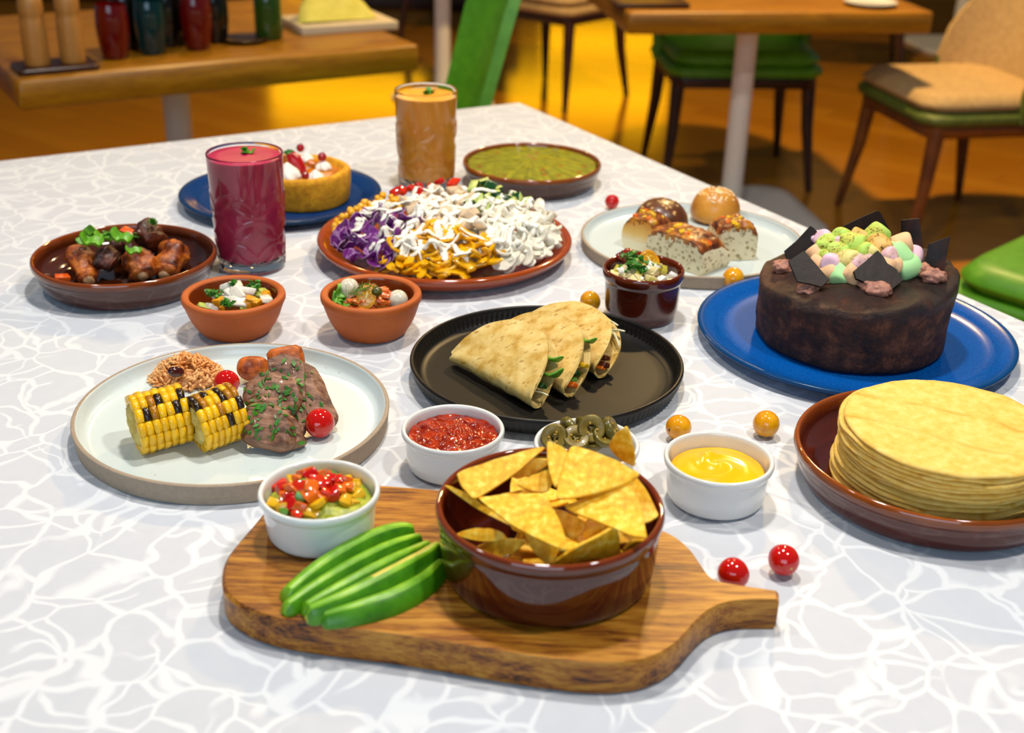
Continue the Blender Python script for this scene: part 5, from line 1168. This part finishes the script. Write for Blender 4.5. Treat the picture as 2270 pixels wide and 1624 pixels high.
for zx, zy, z in ((1630, 725, .038), (1890, 720, .039), (1930, 735, .037), (1640, 780, .031), (1860, 745, .036), (2060, 665, .034)):
    put('mango_dice', variant(DV[1], M['mango']), None, keep(zt(zx, zy, z), TL, .035), rrot(rnd, .4), 'orange mango dice beside the white fish', 'mango', 'mango dice').scale = (.0105, .0105, .0105)
for zx, zy, z, rz in ((1510, 770, .032, .2), (1545, 765, .031, 1), (1990, 640, .036, .8), (1960, 680, .035, .4), (1830, 765, .033, 2)):
    put('cucumber_dice', variant(DV[4], M['cuke']), None, keep(zt(zx, zy, z), TL, .034), (.2, .3, rz), 'pale green cucumber piece in the fish bowl', 'cucumber', 'cucumber pieces in the fish bowl').scale = (.011, .011, .011)
for k, (zx, zy, z, n, r, lab) in enumerate(((1590, 690, .040, 34, .011, 'curly parsley tuft beside the white fish'), (1920, 620, .043, 30, .010, 'curly parsley tuft behind the mango dice'), (1705, 755, .040, 26, .008, 'dark parsley sprig in front of the white fish'), (1740, 590, .052, 14, .005, 'tiny green herb on top of the white fish'))): sprig('parsley_sprig', n, r, .006, 20 + k, M['parsley'], keep(zt(zx, zy, z), TL, .031), lab, 'herb', 'parsley in the fish bowl')
def zr(zx, zy, z): return at(690 + .1232 * zx, 580 + .1232 * zy, TZ + z)
M['pearl'] = mat('pearl_onion', '#c9bfa6', '#ddd5c0', 40, .2, sss=.35, coat=.2, stretch=(2, 2, .4)); M['salmon'] = mat('smoked_salmon', '#cf4e0c', '#e6823a', 60, .25, .2, 200, sss=.2, coat=.3, stretch=(1, 4, 4)); M['caper'] = mat('caper', '#3c3c0c', '#5a5616', 40, .25, coat=.2)
for zx, zy, z, r, lab in ((680, 480, .043, .0115, 'white pearl onion beside the green lettuce'), (1560, 690, .035, .0115, 'white pearl onion against the bowl wall by the salmon')):
    V, Fc = lathe_data([(0, -1), (.7, -.8), (1, -.1), (.85, .5), (.4, .9), (.12, 1.15), (0, 1.17)], 32, 2); put('pearl_onion', mesh('pearl_onion', [(a * r, b * r, c * r) for a, b, c in V], Fc, 180), M['pearl'], keep(zr(zx, zy, z), TR, .031), (2.2, .4, .3), lab, 'onion')
def strip(name, pts, w_, th, m, label, cat, group=None, seed=0):
    pts = [Vector(p) for p in pts]; n = 16; V, Fc = [], []
    for i in range(n + 1):
        k = i / n * (len(pts) - 1); j = min(int(k), len(pts) - 2); p = pts[j].lerp(pts[j + 1], k - j); d = (pts[j + 1] - pts[j]).normalized(); s_ = d.cross(Vector((0, 0, 1))).normalized(); u_ = s_.cross(d)
        ww = w_ * (.55 + .45 * math.sin(PI * (.1 + .8 * i / n))); wv = .0012 * math.sin(i * 1.1 + seed)
        for a, b in ((-1, -1), (-.5, -1.1), (.5, -1.1), (1, -1), (1, 1), (.4, 1.6), (-.4, 1.6), (-1, 1)): V.append(p + s_ * a * ww + u_ * (b * th + wv * a))
    for i in range(n):
        for k in range(8): j = (k + 1) % 8; Fc.append((i * 8 + k, i * 8 + j, (i + 1) * 8 + j, (i + 1) * 8 + k))
    Fc.append(tuple(range(8))[::-1]); Fc.append(tuple(range(n * 8, n * 8 + 8)))
    return settle(name, V, Fc, m, label, cat, group, 60)
for i, P_ in enumerate((((700, 800, .030), (900, 850, .032), (1150, 830, .030)), ((680, 700, .034), (850, 720, .038), (1000, 700, .040)), ((1080, 560, .044), (1230, 680, .040), (1370, 780, .032)), ((1250, 520, .044), (1330, 600, .042), (1440, 640, .036)), ((950, 470, .045), (1080, 440, .047), (1190, 480, .044)), ((1200, 760, .034), (1300, 740, .036), (1380, 720, .034)), ((1290, 470, .046), (1320, 540, .044), (1400, 560, .040)), ((660, 770, .030), (640, 700, .032), (700, 640, .036)))):
    strip('salmon_strip', [keep(zr(*p), TR, .034) for p in P_], .0052, .0014, M['salmon'], 'curled orange smoked salmon strip in the terracotta bowl', 'salmon', 'smoked salmon strips', i)
def half_tomato(loc, r, rot, label, skin, group=None):
    t = thing('tomato_half', label, 'tomato', loc, rot, group)
    ob('skin', lathe('skin', [(0, -1.05 * r), (.6 * r, -.85 * r), (.95 * r, -.35 * r), (r, 0), (.97 * r, .04 * r), (.86 * r, .02 * r), (0, .02 * r)], 30, 1, lambda x, y, z: (x, y * 1.25, z), 60), skin, t)
    ob('flesh', lathe('flesh', [(0, .02 * r), (.86 * r, .02 * r), (.84 * r, .06 * r), (.7 * r, .03 * r), (.5 * r, .05 * r), (.2 * r, .07 * r), (0, .07 * r)], 30, 1, lambda x, y, z: (x, y * 1.25, z), 60), M['tom_in'], t)
    for k in range(7):
        a = k * .9; ob('seed', SEED, None, t, (.5 * r * math.cos(a), .62 * r * math.sin(a), .07 * r), (0, 0, a))
    ob('core', blob('core', (.14 * r, .5 * r, .08 * r), .1, 1, 2), M['cream_core'], t, (0, .15 * r, .06 * r))
M['tom_in'] = mat('yellow_tomato_pulp', '#b8780a', '#d89c1c', 160, .12, .4, 220, coat=.5); M['cream_core'] = mat('tomato_core', '#d8c47a', rough=.4); SEED = variant(blob('seed', (.0012, .0008, .0005), .05, 1, 2), mat('tomato_seed', '#d8b44a', rough=.3))
half_tomato(zr(990, 640, .044), .0105, (R(62), R(12), R(-8)), 'halved yellow cherry tomato on the salmon in the terracotta bowl', M['tom_yel'])
put('caper', blob('caper', (.0062, .0054, .0054), .04, 1, 3), M['caper'], zr(1180, 535, .049), (0, 0, .3), 'dark green caper berry on the smoked salmon', 'caper')
lt_ = slab('lettuce', chaikin([(-.014, -.006), (-.008, -.011), (.0, -.008), (.007, -.012), (.014, -.004), (.011, .006), (.003, .010), (-.006, .008), (-.013, .006)], 2, True), .0014, .4, (.9, .75, .55, .3), fn=lambda x, y, z: (x, y, z + .0035 * math.sin(x * 420) * math.cos(y * 380)))
for zx, zy, z, rot, lab in ((490, 520, .040, (1.0, .6, .6), 'frilled green lettuce leaf behind the pearl onion'), (560, 640, .035, (.5, .4, .2), 'crumpled green lettuce leaf below the pearl onion'), (580, 750, .031, (.3, .2, 1.2), 'small green lettuce scrap at the bowl edge')): put('lettuce_leaf', variant(lt_, M['lettuce']), None, keep(zr(zx, zy, z), TR, .032), rot, lab, 'lettuce', 'lettuce leaves in the salmon bowl')
def dill(loc, L, n, seed, lab, rot):
    q = random.Random(seed); parts = [tube_data([(0, 0, 0), (L * .5, 0, L * .12), (L, 0, .0)], .0004, 5)]
    for i in range(n):
        s = (i + .5) / n * L; d = Vector((q.uniform(.2, .8), q.uniform(-1, 1), q.uniform(-.2, .7))).normalized() * L * .45 * (1.1 - i / n * .5); c = Vector((s, 0, L * .1)); parts.append(tube_data([c, c + d * .6, c + d], [.00035, .0003, .0002], 4))
    V, Fc = join(parts); tag(ob('dill_sprig', mesh('dill_sprig', V, Fc, 60), M['dill'], None, loc, rot), lab, 'herb', 'dill sprigs')
dill(zr(640, 640, .045), .026, 34, 1, 'feathery dill sprig lying against the halved tomato', (0, -.25, .35)); dill(zr(960, 420, .050), .016, 26, 2, 'feathery dill tip above the smoked salmon', (0, .2, -.5))

# ================================================================ POTATO SALAD RAMEKIN
M['mayo'] = mat('mayonnaise', '#ddd6c0', '#ece6d6', 60, .3, .3, 160, sss=.1); M['pickle'] = mat('pickle_dice', '#a89a2a', '#c4b84a', 80, .2, coat=.3, rand=.1); M['potato'] = mat('potato_dice', '#d4be7c', '#e4d4a0', 80, .35, rand=.06); M['egg'] = mat('egg_white', '#e8e4dc', rough=.25, sss=.2); M['chut'] = mat('red_relish', '#6a0c08', '#94180e', 110, .12, .5, 200, coat=.4); M['chive'] = mat('chive_ring', '#2c6a0c', '#4a8a1a', 60, .4)
disc_food('potato_salad', RB, .0378, .008, lambda x, y: .042 + .004 * (1 - (x * x + y * y) / .00145) + .0018 * nz((x, y, 0), 110, 2), M['mayo'], 'creamy potato salad base in the brown ramekin', 'salad', 20, 72)
def zq(zx, zy, z): return at(1270 + .2335 * zx, 400 + .2335 * zy, TZ + z)
def pm(x, y): return TZ + .046 + .010 * max(0, 1 - ((x - RB.x) ** 2 + (y - RB.y - .004) ** 2) / .036 ** 2)
q = random.Random(9)
for k, (nm, cnt, sc, lab, cat, mm) in enumerate((('potato_dice', 16, .0105, 'pale potato dice in the brown ramekin', 'potato', 'potato'), ('pickle_dice', 12, .0095, 'yellow green pickle dice in the brown ramekin', 'pickle', 'pickle'), ('egg_piece', 12, .0085, 'chopped egg white in the brown ramekin', 'egg', 'egg'), ('chive_ring', 12, .0042, 'green chive ring on the potato salad', 'chive', 'chive'))):
    vs = [variant(DV[i], M[mm]) for i in range(4)]
    for i in range(cnt):
        a, rr = q.uniform(0, 2 * PI), .034 * math.sqrt(q.random()); x, y = RB.x + rr * math.cos(a), RB.y + rr * math.sin(a)
        if y > RB.y + .022: y -= .02
        o = put(nm, vs[i % 4], None, (x, y, pm(x, y) + q.uniform(-.001, .0025) + (.003 if mm == 'chive' else 0)), rrot(q, .7), lab, cat, nm.replace('_', ' ') + ' in the brown ramekin'); o.scale = (sc, sc, sc * .8)
half_tomato(zq(730, 775, .060), .0118, (R(58), R(-14), R(25)), 'halved yellow cherry tomato on the potato salad', M['tom_yel'])
put('relish', blob('relish', (.015, .010, .0075), .35, 1.8, 4, 3), M['chut'], zq(530, 715, .058), (0, 0, .2), 'dark red relish spoonful beside the parsley', 'relish')
for i, (zx, zy, z, n, r) in enumerate(((545, 745, .062, 38, .011), (600, 830, .060, 44, .013), (660, 860, .056, 26, .009))): sprig('parsley_sprig', n, r, .0065, 30 + i, M['parsley'], zq(zx, zy, z), ['parsley tuft beside the red relish', 'largest parsley tuft in the middle of the potato salad', 'parsley tuft below the halved tomato'][i], 'herb', 'parsley on the potato salad')
# ================================================================ BREAD PLATE
PZB = TZ + .0050
M['bun_b'] = mat('brown_bun_crust', '#4a2410', '#6a381a', 26, .35, .15, 200, coat=.1); M['bun_g'] = mat('golden_bun_crust', '#b06a16', '#d8963a', 22, .32, .1, 200, coat=.15); M['sesame'] = mat('sesame_seed', '#ecd0a0', rough=.5); M['oat'] = mat('oat_flake', '#c69a5c', rough=.7)
t = NT('bread_crumb'); v = t.coord(); a = t.ramp(t.vor(v, 170).outputs['Distance'], [(.26, 0), (.46, 1)]); b = t.ramp(t.noise(v, 160, 3), [(.42, 0), (.52, 1)])
hole = t.math('MULTIPLY', t.math('SUBTRACT', 1, a), b)
t.l(t.mix(hole, t.mix(t.noise(v, 60, 4), '#dccba0', '#ece0c2'), '#ad976a'), t.b.inputs['Base Color']); t.set(rough=.85, spec=.2); t.bump(t.math('SUBTRACT', 1, hole), .8, .002); M['crumb'] = t.m
M['crust'] = mat('focaccia_crust', '#3c1404', '#8a420a', 55, .35, .6, 90, .002, coat=.12, lo=.34, hi=.64, c3='#cc8420'); 
t = NT('golden_bread_side'); v = t.coord(); zz_ = t.math('MULTIPLY_ADD', t.noise(v, 40, 3), .012, t.xyz(v)[2])
t.l(t.ramp(t.math('MULTIPLY', zz_, 18), [(.28, '#e6d8b4'), (.5, '#e2b866'), (.8, '#cc8420')]), t.b.inputs['Base Color']); t.set(rough=.5); M['side'] = t.m
def bun(px, py, r, h, m, label, seedm, nseed, seed, sl):
    c = at(px, py, PZB); c = Vector((c.x, c.y, PZB)); t = thing('bread_roll', label, 'bread', c, (0, 0, seed), 'round bread rolls')
    fn = lambda x, y, z: (x * (1 + .03 * nz((x, y, z), 30, seed)), y * (1 + .03 * nz((x, y, z), 30, seed + 1)), z * (1 + .04 * nz((x, y, 0), 40, seed)))
    me = lathe('crust', [(0, 0), (r * .7, 0), (r * .92, h * .08), (r, h * .28), (r * .93, h * .58), (r * .72, h * .83), (r * .4, h * .97), (0, h)], 56, 2, fn, 180); o = ob('crust', me, m, t)
    q = random.Random(seed); sm = variant(blob('seed', sl, .08, 1, 2), seedm)
    bvl = BVHTree.FromPolygons([v.co.copy() for v in me.vertices], [list(p.vertices) for p in me.polygons])
    for i in range(nseed):
        a, rr = q.uniform(0, 2 * PI), r * .8 * q.random() ** .6; h_ = bvl.ray_cast(Vector((rr * math.cos(a), rr * math.sin(a), .3)), Vector((0, 0, -1)))
        if h_[0] is None: continue
        Q_ = Vector((0, 0, 1)).rotation_difference(h_[1]) @ Matrix.Rotation(q.uniform(0, 6), 3, 'Z').to_quaternion()
        ob('seed', sm, None, t, h_[0] + h_[1] * .0003, Q_.to_euler())
    return t
bun(1463, 512, .0368, .043, M['bun_b'], 'dark brown bread roll with oat flakes', M['oat'], 34, 2, (.0026, .0018, .0006))
bun(1583, 487, .0345, .045, M['bun_g'], 'golden bread roll with sesame seeds', M['sesame'], 80, 3, (.0021, .0013, .0008))
def loaf(name, pts, depth, height, label, seed, left_side=True, lean=0, face=1):
    """Cut bread piece: base line pts[0]-pts[1] is the foot of the cut face; it reaches back by depth."""
    A, B = Vector(pts[0]), Vector(pts[1]); x = B - A; L = x.length; x.normalize(); y = Vector((-x.y, x.x, 0)); c = (A + B) / 2
    t = thing(name, label, 'bread', c, (0, 0, math.atan2(x.y, x.x)), 'cut focaccia pieces')
    nx, ny, nzr = 26, 14, 12; V, Fc = [], []; idx = {}
    def hh(u, v): return height * (1 - .20 * abs(2 * u - 1) ** 3.2 - .16 * abs(2 * v - .8) ** 3) + .0045 * nz((u * 4, v * 3, seed), 1) + .002 * nz((u * 11, v * 8, seed), 1)
    def vert(i, j, k):
        if (i, j, k) in idx: return idx[(i, j, k)]
        u, v, w_ = i / nx, j / ny, k / nzr; H_ = hh(u, v)
        px_ = (u - .5) * L; py_ = v * depth; pz = w_ * H_
        e = .006; bulge_ = .004 * math.sin(PI * w_)
        if i in (0, nx): px_ += (bulge_ if i == nx else -bulge_) * (1 if left_side else .2)
        if j == ny: py_ += bulge_
        if k == nzr and (i in (0, nx) or j == ny): pz -= .004
        py_ += lean * pz
        if j == 0: py_ += .0008 * nz((u * 20, w_ * 12, seed), 1)
        idx[(i, j, k)] = len(V); V.append((px_, py_, pz)); return idx[(i, j, k)]
    mats = []
    def quad(a, b, c_, d, m_): Fc.append((vert(*a), vert(*b), vert(*c_), vert(*d))); mats.append(m_)
    for i in range(nx):
        for k in range(nzr): quad((i, 0, k), (i + 1, 0, k), (i + 1, 0, k + 1), (i, 0, k + 1), (face if k < nzr - 1 - (nz((i * .4, seed, 0), 1) > .05) - (nz((i * .9, seed, 4), 1) > .2) else 0)); quad((i, ny, k), (i, ny, k + 1), (i + 1, ny, k + 1), (i + 1, ny, k), 2)
        for j in range(ny): quad((i, j, nzr), (i + 1, j, nzr), (i + 1, j + 1, nzr), (i, j + 1, nzr), 0); quad((i, j, 0), (i, j + 1, 0), (i + 1, j + 1, 0), (i + 1, j, 0), 2)
    for j in range(ny):
        for k in range(nzr): quad((0, j, k), (0, j, k + 1), (0, j + 1, k + 1), (0, j + 1, k), 2 if left_side else 1); quad((nx, j, k), (nx, j + 1, k), (nx, j + 1, k + 1), (nx, j, k + 1), 1 if k < nzr - 2 else 0)
    me = mesh('loaf', V, Fc, 45)
    for m_ in (M['crust'], M['crumb'], M['side']): me.materials.append(m_)
    for p_, m_ in zip(me.polygons, mats): p_.material_index = m_
    ob('loaf', me, None, t)
    q = random.Random(seed)
    for i in range(9):
        u, v = q.uniform(.15, .95), q.uniform(.0, .6); k = q.choice(['d_or', 'd_ye', 'd_ye']); o_ = ob('topping', DM[(q.randrange(4), k)], None, t, ((u - .5) * L, v * depth + lean * height, hh(u, v) - .0015), rrot(q, .5)); s = q.uniform(.004, .0075); o_.scale = (s, s, s)
    return t
loaf('focaccia_piece', (at(1437, 572, PZB), at(1552, 612, PZB)), .052, .046, 'large cut focaccia piece with browned crust and visible crumb', 3, True, -.05)
loaf('focaccia_piece', (at(1382, 548, PZB), at(1452, 566, PZB)), .045, .047, 'golden sided focaccia end piece beside the brown roll', 8, True, 0, 2)
loaf('focaccia_piece', (at(1585, 578, PZB), at(1674, 576, PZB)), .046, .050, 'upright square focaccia piece in front of the golden roll', 5, False)

# ================================================================ MIXED SALAD
def sdome(x, y):
    dx, dy = x - SP.x, y - (SP.y + .002); r2 = (dx / .150) ** 2 + (dy / .142) ** 2
    return TZ + .010 + .060 * max(0, 1 - r2) ** .5
def zl(zx, zy): return (680 + .2687 * zx, 370 + .2687 * zy)
def inside(p, poly):
    c = False; n = len(poly)
    for i in range(n):
        (x1, y1), (x2, y2) = poly[i], poly[(i + 1) % n]
        if (y1 > p[1]) != (y2 > p[1]) and p[0] < (x2 - x1) * (p[1] - y1) / (y2 - y1) + x1: c = not c
    return c
def spots(poly, n, seed, mind):
    q = random.Random(seed); xs = [p[0] for p in poly]; ys = [p[1] for p in poly]; out = []; tries = 0
    while len(out) < n and tries < 4000:
        tries += 1; p = (q.uniform(min(xs), max(xs)), q.uniform(min(ys), max(ys)))
        if inside(p, poly) and all(math.hypot(p[0] - a, (p[1] - b) * 1.5) > mind for a, b in out): out.append(p)
    return out
M['s_corn'] = mat('sweet_corn', '#e09a0a', '#f0b41e', 60, .2, coat=.2, sss=.15); M['cab'] = mat('red_cabbage', '#3a0a40', '#641468', 55, .3, .1, 200, coat=.2, lo=.3, hi=.62, c3='#8a3a90', rand=.12); M['cab_rib'] = mat('cabbage_cut_edge', '#b49ab8', rough=.4)
M['chick'] = mat('chicken_breast_dice', '#c2a078', '#e0c8a8', 70, .5, .3, 120, rand=.08); M['cuc_skin'] = mat('cucumber_skin', '#0c3010', '#1c5020', 60, .25, coat=.2); M['cuc_in'] = mat('cucumber_inside', '#a0b048', '#c8d080', 60, .3); M['onion'] = mat('white_onion', '#e0d8be', '#f0eadc', 40, .3, sss=.1, coat=.2, stretch=(1, 6, 1)); M['pep_y'] = mat('yellow_pepper', '#e29e04', '#f0b60c', 40, .18, coat=.3, rand=.06); M['dress'] = mat('creamy_dressing', '#f0e8d4', '#f6f0e2', 40, .3, sss=.05)
pieces = []
def lay(me_list, m, spots_, name, label, cat, group, lift, scale, tilt=.9, seed=0, jitter=.15):
    q = random.Random(seed + 50); vs = [variant(me, m) if m is not None else me for me in me_list]
    for i, sp_ in enumerate(spots_):
        p = on_height(*zl(*sp_), sdome, 1.2, 2.0); d = Vector((p.x - SP.x, p.y - SP.y, 0))
        if d.length > .140: p -= d.normalized() * (d.length - .140); p.z = max(p.z, TZ + .017)
        o = put(name, vs[i % len(vs)], None, p + Vector((0, 0, lift + q.uniform(-.002, .004))), rrot(q, tilt), label, cat, group); s = scale * q.uniform(1 - jitter, 1 + jitter); o.scale = (s, s, s); pieces.append(o)
lay([kern], M['s_corn'], spots([(560, 240), (740, 260), (820, 330), (600, 360), (420, 390), (330, 440), (230, 560), (235, 440), (380, 320)], 52, 1, 36), 'corn_kernel', 'loose yellow sweetcorn kernel at the edge of the mixed salad', 'corn', 'sweetcorn in the salad', .001, .0078, 1.2, 1)
cabs = []
for s in range(5):
    q = random.Random(s); o_ = [(math.cos(a) * (1 + q.uniform(-.25, .25)), .75 * math.sin(a) * (1 + q.uniform(-.25, .25))) for a in np.linspace(0, 2 * PI, 9)[:-1]]
    V, Fc = slab_data(chaikin(o_, 1, True), .13, .3, (.8, .5, .25), fn=lambda x, y, z, s=s: (x, y, z + .38 * x * x - .2 * y * y + .16 * math.sin(x * 4 + s) * math.cos(y * 3)))
    me = mesh('cabbage', V, Fc, 50); me.materials.append(M['cab']); me.materials.append(M['cab_rib']); nn = len(o_) * 2
    for i, p_ in enumerate(me.polygons):
        if 4 * nn <= i < 5 * nn: p_.material_index = 1
    cabs.append(me)
lay(cabs, None, spots([(420, 400), (640, 390), (900, 400), (980, 480), (940, 560), (800, 640), (740, 780), (560, 850), (380, 800), (230, 720), (220, 580), (330, 480)], 54, 2, 54), 'cabbage_piece', 'crinkled purple red cabbage piece in the mixed salad', 'cabbage', 'red cabbage pieces', .004, .0125, 1.1, 2, .25)
tw = [dice('tomato', 1.2, .8, .6, .2, .3, s, 3) for s in (1, 2, 3)]
lay(tw, M['d_red'], spots([(680, 240), (820, 200), (1000, 110), (1180, 95), (1310, 110), (1310, 200), (1100, 200), (850, 280)], 20, 3, 50), 'tomato_chunk', 'red tomato chunk on the smoothie side of the mixed salad', 'tomato', 'tomato chunks in the salad', .008, .012, .9, 3)
cd_ = [dice('chicken', 1.15, .9, .75, .16, .2, s, 2) for s in (4, 5, 6, 7)]
lay(cd_, M['chick'], spots([(800, 300), (1000, 230), (1250, 180), (1380, 280), (1400, 430), (1320, 520), (1100, 480), (960, 450), (850, 380)], 36, 4, 60), 'chicken_dice', 'pale cooked chicken dice in the middle of the salad', 'chicken', 'chicken dice in the salad', .003, .0135, .8, 4)
cu = []
for s in range(3):
    me = dice('cucumber', 1.5, .8, .9, .15, .1, s + 9); me.materials.append(M['cuc_in']); me.materials.append(M['cuc_skin']); paint(me, lambda c, n: 1 if abs(n.y) > .55 else 0); cu.append(me)
lay(cu, None, spots([(1380, 100), (1460, 110), (1620, 130), (1760, 180), (1900, 230), (1960, 330), (1800, 380), (1600, 350), (1450, 420), (1380, 380), (1370, 250)], 34, 5, 58), 'cucumber_chunk', 'cucumber chunk with dark green skin in the mixed salad', 'cucumber', 'cucumber chunks in the salad', .007, .0140, 1.0, 5)
on_ = [slab('onion', chaikin([(-.8, -.55), (0, -.6), (.9, -.5), (1.0, .3), (.2, .6), (-.85, .45)], 1, True), .34, .3, (.8, .5, .25), fn=lambda x, y, z, s=s: (x, y, z + (.35 + .1 * s) * x * x + .15 * y * y)) for s in range(3)]
lay(on_, M['onion'], spots([(1450, 430), (1700, 360), (1950, 380), (2030, 470), (2130, 620), (2030, 720), (1900, 800), (1720, 880), (1580, 870), (1560, 620), (1420, 540)], 84, 6, 56), 'onion_slice', 'curved white onion slice heaped in the mixed salad', 'onion', 'white onion slices', .004, .0125, 1.0, 6)
py_ = [slab('pepper', chaikin([(-1.6, -.5), (0, -.62), (1.6, -.45), (1.65, .45), (0, .62), (-1.6, .5)], 2, True), .36, .4, (.8, .5, .25), fn=lambda x, y, z, s=s: (x, y, z + (.12 + .06 * s) * x * x - .25 * y * y)) for s in range(3)]
py_ = py_[:2] + [dice('pepper', 2.0, 1.1, .42, .16, .3, s + 40, 2) for s in range(3)]
lay(py_, M['pep_y'], spots([(1000, 520), (1120, 490), (1300, 560), (1500, 640), (1600, 740), (1580, 850), (1300, 925), (900, 920), (600, 880), (740, 740), (780, 600)], 88, 7, 50), 'pepper_strip', 'curved yellow pepper strip in the mixed salad', 'pepper', 'yellow pepper strips', .004, .0105, .6, 7)
sb = disc_food('salad_leaf_bed', SP, .082, .0085, lambda x, y: .009 + .036 * max(0, 1 - (x * x + y * y) / .083 ** 2) ** .62 - .002 + .003 * nz((x, y, 0), 90, 2), M['onion'], 'pale shredded salad bed under the mixed salad toppings', 'salad', 24, 72)
bv_ = world_bvh(pieces + [sb]); q = random.Random(77); parts = []
def streak(px, L, ang, r, n=14):
    h0 = bv_.ray_cast(CAM, ray(*zl(*px)))
    if h0[0] is None: return
    c = h0[0]; pts, rad = [], []; ph = q.uniform(0, 6); am = q.uniform(.001, .004)
    for i in range(n):
        s = (i / (n - 1) - .5) * L; o_ = am * math.sin(s * 160 + ph); x, y = c.x + s * math.cos(ang) - o_ * math.sin(ang), c.y + s * math.sin(ang) + o_ * math.cos(ang)
        if math.hypot(x - SP.x, y - SP.y) > .134: continue
        h_ = bv_.ray_cast(Vector((x, y, 2)), Vector((0, 0, -1)))
        if h_[0] is None: continue
        pts.append(h_[0]); rad.append(r * (.55 + .45 * math.sin(PI * (.12 + .76 * i / (n - 1)))) * q.uniform(.8, 1.2))
    if len(pts) < 4: return
    hz_ = [p.z for p in pts]
    for _ in range(12):
        pts = [pts[0]] + [Vector((b.x, b.y, max(h2 - .0008, (a.z + b.z + c_.z) / 3))) for a, b, c_, h2 in zip(pts, pts[1:], pts[2:], hz_[1:])] + [pts[-1]]
    rad[0] *= .4; rad[-1] *= .4
    parts.append(tube_data(chaikin(pts, 1), [rad[min(int(k * len(rad) / (2 * len(pts) - 1 + 1e-6)), len(rad) - 1)] for k in range(len(chaikin(pts, 1)))], 8, .5))
zones = [([(420, 390), (900, 400), (960, 520), (760, 700), (560, 830), (300, 560)], 24, .0032), ([(560, 290), (800, 270), (840, 380), (400, 420)], 16, .0028), ([(760, 200), (1300, 110), (1380, 300), (900, 330)], 26, .0032), ([(850, 330), (1400, 250), (1430, 520), (1000, 480)], 26, .0034), ([(1380, 150), (1700, 160), (1930, 300), (1600, 400), (1400, 380)], 20, .003), ([(1450, 430), (1950, 390), (2130, 620), (1700, 830), (1560, 640)], 34, .0038), ([(780, 560), (1120, 500), (1560, 680), (1580, 850), (1000, 890), (740, 760)], 36, .0034)]
for zi, (poly, n, r) in enumerate(zones):
    for sp_ in spots(poly, n, 100 + zi, 20): streak(sp_, q.uniform(.010, .034), R(28) + q.gauss(0, .7), r * q.uniform(.7, 1.7))
V, Fc = join(parts); o = settle('salad_dressing', V, Fc, M['dress'], 'creamy white dressing drizzled in streaks over the mixed salad', 'dressing', None, 180); o['kind'] = 'stuff'
